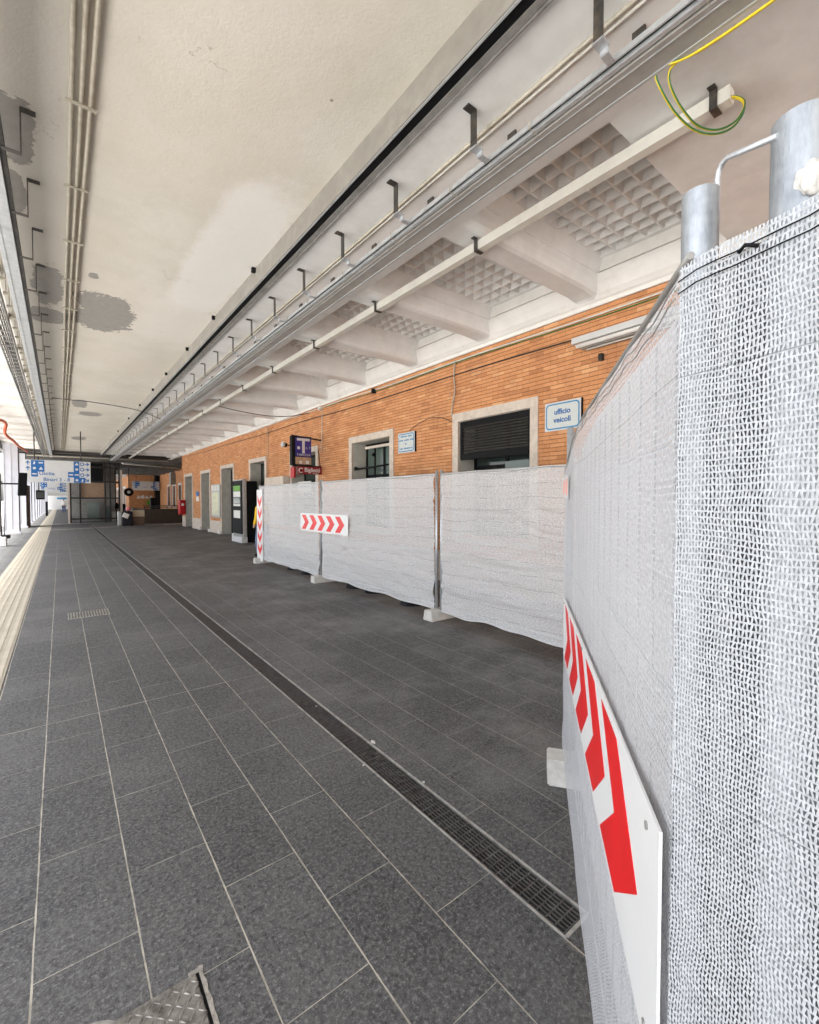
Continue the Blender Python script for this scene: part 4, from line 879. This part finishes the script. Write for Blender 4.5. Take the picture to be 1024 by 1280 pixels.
# ------------------------------------------------------------ machines and fittings along the wall
kk = empty('ticket_machine', 'tall dark grey ticket machine with lit screens standing by the brick wall', 'ticket machine', (5.75, 18.2, 0))
MB().box(-.20, -.04, -.60, .62, .22, 2.47, .02).build('cabinet', 'alu', kk); MB().box(-.039, .40, -.50, .60, .0, 2.40, .02).build('shadow_block', 'black', kk)  # black block painted in as the shadow between machine and wall
MB().box(-.235, -.201, -.585, .60, .34, 2.42, .008).build('front_panel', 'black', kk)
MB().box(-.26, -.03, -.62, .64, .002, .22, .01).build('base', 'signwhite', kk)
MB().box(-.245, -.2355, -.42, .42, 2.02, 2.22).build('header_screen', 'green_sign', kk)
MB().box(-.245, -.2355, -.42, .42, 1.78, 2.0).box(-.245, -.2355, -.42, .42, 1.42, 1.50).box(-.245, -.2355, -.40, .40, .95, 1.25).build('notice', 'paper', kk)
MB().box(-.245, -.2355, -.42, .42, 1.52, 1.76).build('screen', 'glass_green', kk)
mp = empty('map_board', 'wall mounted glazed board with a pale map, between two grey doorways', 'notice board', (6.15, 23.65, 1.6))
MB().box(-.03, .02, -.78, .80, -.81, .84, .006).build('frame', 'alu', mp); MB().box(-.038, -.031, -.60, .62, -.70, .45).build('poster', 'poster', mp)
MB().box(-.038, -.031, -.70, -.30, .52, .78).box(-.038, -.031, -.2, .2, .52, .78).box(-.038, -.031, .3, .7, .52, .78).build('notice', 'paper', mp)
pb = empty('post_box', 'red wall mounted letter box at the corner of the brick building', 'post box', (6.03, 31.0, 1.2))
MB().box(-.17, .16, -.28, .28, -.44, .46, .03).build('body', 'post_red', pb); MB().box(-.176, -.171, -.2, .2, .2, .24).build('slot', 'black', pb); MB().box(-.08, .06, -.288, -.281, .1, .25).build('plate', 'paper', pb)
for (y, z, m_, lb_, ct_) in ((27.6, 2.02, 'blue', 'small blue sign plate on the bricks between the farthest doorways', 'sign'), (27.6, 1.72, 'paper', 'small white notice under the blue plate between the farthest doorways', 'notice')):
    o = MB().box(-.02, .0, -.3, .3, -.13, .13).build('small_sign', m_); o.location = (6.19, y, z); tag(o, lb_, ct_)
for k, (y, lb_) in enumerate(((16.82, 'first open doorway'), (20.72, 'doorway beside the ticket machine'), (24.9, 'doorway left of the map board'), (26.9, 'second farthest doorway'), (22.98, 'doorway right of the map board'))):
    o = MB().box(-.09, .0, -.12, .12, 0, .16, .02).build('stone_stub', 'frieze_paint'); o.location = (6.16, y, .002); tag(o, 'small white stone stub at the foot of the '+lb_, 'kerb stone')

# ------------------------------------------------------------ hanging signs
def arrow(mb, x, z, s, ang):
    ca, sa = math.cos(ang), math.sin(ang)
    P_ = [(.5, 0), (0, .42), (-.12, .3), (.08, .09), (-.5, .09), (-.5, -.09), (.08, -.09), (-.12, -.3), (0, -.42)]
    mb.prism([(x+s*(a*ca-b_*sa), z+s*(a*sa+b_*ca)) for a, b_ in P_], lambda a, b_: (a, -.0335, b_), lambda a, b_: (a, -.031, b_))
def hang_sign(label, loc, W_, H_, full=True):
    e = empty('hanging_sign', label, 'sign', loc); w, h = W_/2, H_/2
    MB().box(-w, w, -.03, .03, -h, h, .006).build('panel', 'signwhite', e)
    u = H_/4
    mb = MB()
    for (a, b_, c_, d_) in ((-w+.22*W_/2.2*1.0, -w+.22*W_/2.2+2*u*.92, h-2*u-.02, h-.02), (-w+.22*W_/2.2, -w+.22*W_/2.2+u*.92, h-3*u, h-2*u-.02), (w-2.55*u*1.0, w-1.7*u, -h+.01, h-.01), (w-1.7*u, w-.8*u, -h+.01, -h+u), (w-3.4*u, w-2.55*u, -h+1.0*u, -h+2*u)):
        mb.box(a, b_, -.0335, -.0305, c_, d_)
    mb.build('blue_field', 'blue', e)
    mb = MB(); arrow(mb, -w+.12, h-u*.55, u*.75, R(90)); arrow(mb, -w+.12, h-u*1.5, u*.75, R(90))
    for k in range(3): arrow(mb, w-.12, h-u*(.5+k), u*.75, 0)
    arrow(mb, w-.12, -h+u*.5, u*.75, R(-40))
    mb.build('arrow', 'blue', e)
    mb = MB(); x0 = -w+.22*W_/2.2
    for (cx, cz, t) in ((x0+u*.45, h-u*.5, 0), (x0+u*1.35, h-u*.5, 1), (x0+u*.45, h-u*1.5, 2), (x0+u*1.35, h-u*1.5, 3), (x0+u*.45, h-u*2.5, 1), (w-2.1*u, h-u*.5, 3), (w-2.1*u, h-u*1.5, 2), (w-2.1*u, h-u*2.5, 1), (w-2.1*u, h-u*3.5, 2), (w-1.25*u, h-u*3.5, 0), (w-2.95*u, -h+1.5*u, 1)):
        s = u*.3; mb = MB()
        if t == 0: mb.prism([(cx-s*.6, cz-s), (cx+s*.2, cz-s), (cx+s*.5, cz), (cx, cz+s), (cx-s*.3, cz+.2*s)], lambda a, b_: (a, -.036, b_), lambda a, b_: (a, -.034, b_))
        if t == 1: mb.box(cx-s, cx+s, -.036, -.034, cz-s*.45, cz+s*.35)
        if t == 2: mb.prism([(cx+s*.8*math.cos(k*.785), cz+s*.8*math.sin(k*.785)) for k in range(8)], lambda a, b_: (a, -.036, b_), lambda a, b_: (a, -.034, b_))
        if t == 3: mb.prism([(cx-s, cz-s*.8), (cx+s, cz-s*.8), (cx+s*.1, cz+s)], lambda a, b_: (a, -.036, b_), lambda a, b_: (a, -.034, b_))
        mb.build('pictogram', 'signwhite', e)
    for k in range(3):
        mb = MB(); cx, cz, s = w-1.3*u, h-u*(.5+k), u*.28; mb.tube([(cx+s*math.cos(R(a)), -.034, cz+s*math.sin(R(a))) for a in range(0, 361, 40)], s*.28, 5)
        mb.build('pictogram', 'blue', e)
    if full:
        text('lettering', 'Uscita', .2, (-.38*W_/2.2, -.0335, -h+H_*.40), ROT_Y, 'blue', e, bold=.002)
        text('lettering', 'Binari', .2, (-.27*W_/2.2, -.0335, -h+H_*.13), ROT_Y, 'blue', e, bold=.002)
        text('lettering', '3 - 8', .2, (.20*W_/2.2, -.0335, -h+H_*.13), ROT_Y, 'blue', e, bold=.002)
    else:
        text('lettering', 'Uscita', .16, (-.1, -.0335, -h+H_*.36), ROT_Y, 'blue', e)
    MB().tube([(-w*.7, 0, h), (-w*.7, 0, 4.6-loc[2])], .02).build('hanger', 'dark_steel', e); MB().tube([(w*.7, 0, h), (w*.7, 0, 4.6-loc[2])], .02).build('hanger', 'dark_steel', e)
    return e
hang_sign('nearest hanging white and blue direction sign reading Uscita and Binari 3 - 8', (-.03, 24, 2.85), 2.2, .92)
hang_sign('second hanging direction sign, seen just below and behind the first', (-.36, 40, 2.56), 1.6, .68, False)
hang_sign('wide direction sign high on the far recess wall', (7.7, 58.5, 3.25), 2.7, 1.0, False)
# monitor
mo = empty('departure_monitor', 'black departure monitor tilted beside the white pillars, in front of the hanging sign', 'monitor', (-1.12, 23.0, 2.28), R(14))
o = MB().box(-.16, .10, -.10, .0, -.45, .45, .01).build('case', 'black', mo); o.rotation_euler = (R(14), 0, 0)
MB().tube([(-.1, -.03, 0), (-.75, .1, 0)], .03).build('arm', 'black', mo)
mo2 = empty('departure_monitor', 'small far black monitor hanging below the second direction sign', 'monitor', (-.98, 38.0, 2.0))
MB().box(-.25, .2, -.1, .1, -.3, .3, .01).build('case', 'black', mo2); MB().box(-.2, .15, -.106, -.101, -.2, .2).build('screen', 'glass_dark', mo2); MB().tube([(-.1, 0, .3), (-.1, 0, 2.5)], .03).build('arm', 'black', mo2)
# wall clock in the recess
ck = empty('platform_clock', 'round black clock hanging near the far pale door frames', 'clock', (4.75, 46, 2.35))
MB().tube([(0, -.06, 0), (0, .06, 0)], .36, 20).build('case', 'black', ck); MB().tube([(0, -.07, 0), (0, -.061, 0)], .13, 16).build('dial', 'paper', ck); MB().tube([(0, 0, .3), (0, 0, 2.1)], .03).build('hanger', 'dark_steel', ck)
# prohibition plates on recess wall
for k, (x, t) in enumerate(((7.15, 0), (7.55, 1), (7.98, 0), (8.4, 0))):
    lb_ = ('leftmost white triangular plate on the far recess wall', 'white round plate on the far recess wall', 'third white plate on the far recess wall, a triangle', 'rightmost white triangular plate on the far recess wall')[k]
    P_ = [(.2*math.cos(a*.52), .2*math.sin(a*.52)) for a in range(12)] if t else [(-.22, -.18), (.22, -.18), (0, .2)]
    mb = MB(); mb.prism(P_, lambda a, b_: (a, -.02, b_), lambda a, b_: (a, 0, b_)); o = mb.build('safety_plate', 'paper'); o.location = (x, 59.97, 2.02); tag(o, lb_, 'sign')

# ------------------------------------------------------------ pillars on the track side
pil = empty('steel_pillar', 'x', 'pillar', (-1.87, 29.3, 0))
MB().box(-.27, .27, -.09, .09, 0, 4.42, .006).build('shaft', 'pillar_white', pil)
MB().box(-.271, -.24, -.12, -.0905, 0, 4.42).box(.235, .271, -.12, -.0905, 0, 4.42).box(-.02, .02, -.11, -.0905, .3, 4.42).build('flange', 'pillar_white', pil)
MB().box(.273, .31, -.12, .10, 0, 4.42).build('gutter_pipe', 'dark_steel', pil)
MB().box(-.32, .34, -.16, .14, 0, .10, .01).build('foot', 'pillar_white', pil)
pl_y = [29.3, 35.3, 41.5, 46.5, 51.5, 56.5, 61.5, 66.5, 71.5, 76.5, 82, 88, 94]
pil['group'] = 'white pillars along the track side'
for k, y in enumerate(pl_y):
    o = pil if k == 0 else copy_tree(pil)
    o.location = (-1.87, y, 0)
    o['label'] = ['nearest white steel pillar on the track side, widest in view', 'second white steel pillar on the track side, partly behind the monitor', 'third white pillar, just beyond the brown board'][k] if k < 3 else 'far white pillar receding along the track side toward the bright end'
# crossbars and glazing bars between pillars
gb = empty('glazed_screen', 'dark framed glazed screen between the white pillars on the far left', 'screen', (-2.2, 25, 0))
MB().box(-.03, .03, -5, 4, 3.9, 3.98).box(-.03, .03, -5, 4, 2.45, 2.55).box(-.03, .03, -.2, -.12, .2, 4.4).box(-.03, .03, 3.0, 3.08, .2, 4.4).box(-.03, .03, -4.9, -4.8, .2, 4.4).build('frame', 'dark_steel', gb)
br = MB().box(-.09, .09, -.8, 1.6, .02, 2.55, .01).build('advert_board', 'brown'); br.location = (-1.60, 36.2, 0); tag(br, 'tall narrow brown board standing after the second white pillar', 'board')
# barrier foot and pole at far left
bp = empty('barrier_post', 'thin dark pole on a white block at the left edge of the platform', 'barrier', (-1.66, 21.7, 0))
MB().box(-.14, .12, -.2, .2, 0, .34, .02).build('base', 'signwhite', bp); MB().tube([(-.02, 0, .3), (-.02, 0, 2.6)], .025).build('pole', 'dark_steel', bp); MB().box(.0, .22, -.15, .15, .28, .40, .02).build('foot_clamp', 'black', bp)
MB().tube([(.06, 0, .4), (.06, 0, 1.6)], .015).build('brace', 'dark_steel', bp)
cb = MB().box(-.10, .1, -.1, .1, 0, 1.5, .03).build('litter_bin', 'black'); cb.location = (-1.1, 60, 0); tag(cb, 'slim black litter bin far along the track side pillars', 'bin')

# ------------------------------------------------------------ lift shaft
ls = empty('lift_shaft', 'glass and dark steel lift shaft standing in the middle of the platform', 'lift', (2.05, 41.5, 0))
mb = MB()
for x in (-1.50, -.95, .55, .85, 1.42):
    for y in (-1.5, 1.5): mb.box(x, x+.1, y-.05, y+.05, 0, 4.4)
for z in (.25, 1.75, 2.95, 4.0):
    for y in (-1.5, 1.5): mb.box(-1.49, 1.5, y-.04, y+.04, z, z+.10)
    mb.box(-1.49, -1.4, -1.46, 1.46, z, z+.1); mb.box(1.42, 1.5, -1.46, 1.46, z, z+.1)
mb.build('frame', 'dark_steel', ls)
MB().box(-1.62, -1.502, -1.56, -1.45, 0, 3.6).build('corner_post', 'stone', ls); MB().box(1.522, 1.66, -1.56, -1.45, 0, 3.9).build('corner_post', 'stone', ls)
MB().box(-.84, .54, -1.40, -1.36, 1.85, 2.9, .0).build('tan_panel', 'tan_panel', ls)
MB().box(-1.4, 1.42, 1.3, 1.36, 0, 4.3).build('back_panel', 'grey_steel', ls)
MB().box(-.45, .25, -.6, .6, .2, 1.5).box(.6, .95, -1.2, -.8, .1, 1.2).build('cabin', 'glass_green', ls)
MB().box(-.8, .5, -1.3, .8, 3.0, 4.35).build('motor_box', 'black', ls)

# ------------------------------------------------------------ stair parapet in the recess
sp_ = empty('stair_parapet', 'long low dark parapet with rails round the underpass stairs in the recess', 'parapet', (5, 36.5, 0))
MB().box(-.35, 4.1, 0, .2, 0, 1.02, .01).build('panel', 'wood_dark', sp_)
MB().box(-.35, -.15, .21, 9, 0, 1.02, .01).build('side_panel', 'wood_dark', sp_)
mb = MB()
for z in (1.14, 1.24): mb.tube([(-.35, .1, z), (4.1, .1, z)], .025)
for k in range(7): mb.tube([(-.3+k*.72, .1, 1.0), (-.3+k*.72, .1, 1.24)], .02)
mb.build('rail', 'dark_steel', sp_)
mat_ = MB().box(-1.2, 1.5, -.8, .8, .001, .006).build('door_mat', 'stone'); mat_.location = (6.2, 34.2, .006); mat_.scale = (.6, .5, 1); tag(mat_, 'pale flat slab on the floor in front of the dark parapet', 'paving slab')
o = MB().box(-.35, .35, -.1, .1, 0, .45, .02).build('green_box', 'green_sign'); o.location = (8.3, 56, 1.15); tag(o, 'small green sign box low on the far recess wall', 'sign'); o.location.y = 59.85
o = MB().box(-.3, .3, -.3, .3, 0, 1.9, .05).build('vending_machine', 'black'); o.location = (7.5, 52, 0); tag(o, 'dark cabinet standing before the far recess wall', 'cabinet')

# ------------------------------------------------------------ luggage
def case(name, mat, loc, dims, label, cat='luggage', hand=True, rz=0):
    e = empty(name, label, cat, loc, rz, None); w, d, h = dims
    MB().box(-w/2, w/2, -d/2, d/2, .04, h, min(w, d, h)*.16).build('body', mat, e)
    if hand: MB().tube([(-w*.25, 0, h-.02), (-w*.25, 0, h+.14), (w*.25, 0, h+.14), (w*.25, 0, h-.02)], .012).build('handle', 'grey_steel', e)
    mb = MB()
    for sx in (-1, 1): mb.tube([(sx*w*.4, -d*.3, .03), (sx*w*.4, -d*.2, .03)], .03)
    mb.build('wheel', 'black', e); return e
case('suitcase', 'brown', (3.95, 33.7, 0), (.75, .4, .58), 'brown suitcase on the floor with a cardboard box on top')
o = MB().box(-.36, .36, -.2, .2, 0, .42, .01).build('cardboard_box', 'cardboard'); o.location = (3.95, 33.7, .585); tag(o, 'cardboard box on top of the brown suitcase', 'box')
case('suitcase', 'coat', (3.35, 33.4, 0), (.55, .4, .95), 'bulky black travel bag beside the cardboard box')
o = MB().box(-.17, .17, -.02, .04, 0, .30, .03).build('carrier_bag', 'paper'); o.location = (3.18, 33.12, .55); o.rotation_euler = (R(-10), R(25), 0); tag(o, 'crumpled white bag hanging on the black travel bag', 'bag')
o = MB().tube([(0, -.12, 0), (0, .0, .02), (.02, .12, 0)], .14, 10, rad=[.07, .15, .08]).build('folded_jacket', 'pink', smooth=True); o.location = (3.40, 33.3, 1.08); tag(o, 'pink folded jacket lying on top of the black travel bag', 'jacket')
case('suitcase', 'alu', (2.95, 33.6, 0), (.22, .3, .95), 'slim silver suitcase standing left of the black travel bag')
case('suitcase', 'paper', (3.05, 40.6, 0), (.55, .3, .8), 'pale trolley bag far back behind the lift', hand=True)
case('suitcase', 'brown', (3.72, 40.9, 0), (.45, .3, .6), 'small brown case far back beside the pale trolley bag', hand=False)
tr = empty('luggage_cart', 'dark parked cart loaded with bags right of the lift shaft', 'cart', (3.72, 43.5, 0))
MB().box(-.45, .5, -.5, .5, .5, 1.35, .1).build('load', 'coat', tr); MB().box(-.5, .55, -.55, .55, .35, .45).build('deck', 'dark_steel', tr)
for sx in (-.4, .45): MB().tube([(sx, -.45, .17), (sx, -.38, .17)], .17, 12).build('wheel', 'rubber', tr)

# ------------------------------------------------------------ people
def skin_mesh(name, verts, edges, radii, mat, parent, sub=2):
    me = bpy.data.meshes.new(name+'_cage'); me.from_pydata(verts, edges, []); o = bpy.data.objects.new(name+'_cage', me); C.objects.link(o)
    mo_ = o.modifiers.new('Skin', 'SKIN'); sk = me.skin_vertices[0].data if me.skin_vertices else None
    for i, r in enumerate(radii): sk[i].radius = r if isinstance(r, tuple) else (r, r)
    sk[0].use_root = True
    s_ = o.modifiers.new('Sub', 'SUBSURF'); s_.levels = sub
    bpy.context.view_layer.update(); ev = o.evaluated_get(bpy.context.evaluated_depsgraph_get()); m2 = bpy.data.meshes.new_from_object(ev)
    bpy.data.objects.remove(o); r_ = bpy.data.objects.new(name, m2); C.objects.link(r_); m2.materials.clear(); m2.materials.append(MT[mat]); r_.parent = parent
    for f in m2.polygons: f.use_smooth = True
    return r_
def person(label, loc, rz, top, legs, hair, lean=0.0, stride=.08, sc=1.0):
    e = empty('person', label, 'person', loc, rz); e.scale = (sc,)*3
    V = [(0,0,.93),(0,.01,1.12),(0,.01,1.36),(0,.0,1.47),(0,-.01,1.55),(0,-.02,1.63),(0,-.02,1.70),
         (.17,.01,1.40),(.21,.02,1.14),(.22,-.06,.92),(.22,-.10,.83),(-.17,.01,1.40),(-.21,.02,1.14),(-.22,-.04,.92),(-.22,-.08,.83),
         (.09,0,.88),(.10,-stride,.48),(.10,-stride*.6,.08),(.10,-stride*.6-.14,.04),(-.09,0,.88),(-.10,stride,.48),(-.10,stride*1.5,.08),(-.10,stride*1.5-.14,.04)]
    E_ = [(0,1),(1,2),(2,3),(3,4),(4,5),(5,6),(2,7),(7,8),(8,9),(9,10),(2,11),(11,12),(12,13),(13,14),(0,15),(15,16),(16,17),(17,18),(0,19),(19,20),(20,21),(21,22)]
    Rr = [(.15,.10),(.135,.09),(.15,.10),.055,.06,.085,.07,.055,.043,.033,.028,.055,.043,.033,.028,.085,.058,.04,.035,.085,.058,.04,.035]
    skin_mesh('body', V, E_, Rr, 'skin', e)
    g = .018
    skin_mesh('jacket', [V[i] for i in (0,1,2,3,7,8,9,11,12,13)], [(0,1),(1,2),(2,3),(2,4),(4,5),(5,6),(2,7),(7,8),(8,9)], [(.17,.125),(.16,.115),(.172,.12),.07,.075,.062,.05,.075,.062,.05], top, e)
    skin_mesh('trousers', [(0,0,.97)]+[V[i] for i in (15,16,17,19,20,21)], [(0,1),(1,2),(2,3),(0,4),(4,5),(5,6)], [(.15,.11),.10,.078,.06,.10,.078,.06], legs, e)
    skin_mesh('shoes', [V[17],V[18]], [(0,1)], [.05,.045], 'black', e); skin_mesh('shoes', [V[21],V[22]], [(0,1)], [.05,.045], 'black', e)
    skin_mesh('hair', [(0,.02,1.62),(0,.005,1.71)], [(0,1)], [.088,.088], hair, e)
    return e
person('person in a bright yellow jacket walking behind the far end of the fence', (4.655, 13.0, 0), R(200), 'hivis', 'bluegrey', 'bluegrey', sc=1.02)
person('person in a dark coat standing beside the loaded cart near the lift', (3.55, 41.3, 0), R(30), 'coat', 'coat', 'black')
person('tiny distant person in light clothes near the bright far end of the platform', (.36, 70, 0), R(180), 'paper', 'jeans', 'black', sc=1.03)
# bright far end
o = MB().box(-2.3, 3.5, 100, 100.3, 0, 2.4).build('far_hoarding', 'board_white'); tag(o, 'white hoarding closing the bright far end of the platform', 'hoarding')
o = MB().box(-.4, .9, 99.93, 99.96, 1.8, 2.1).build('far_sign', 'lightblue'); tag(o, 'narrow blue sign on the white hoarding at the far end', 'sign')
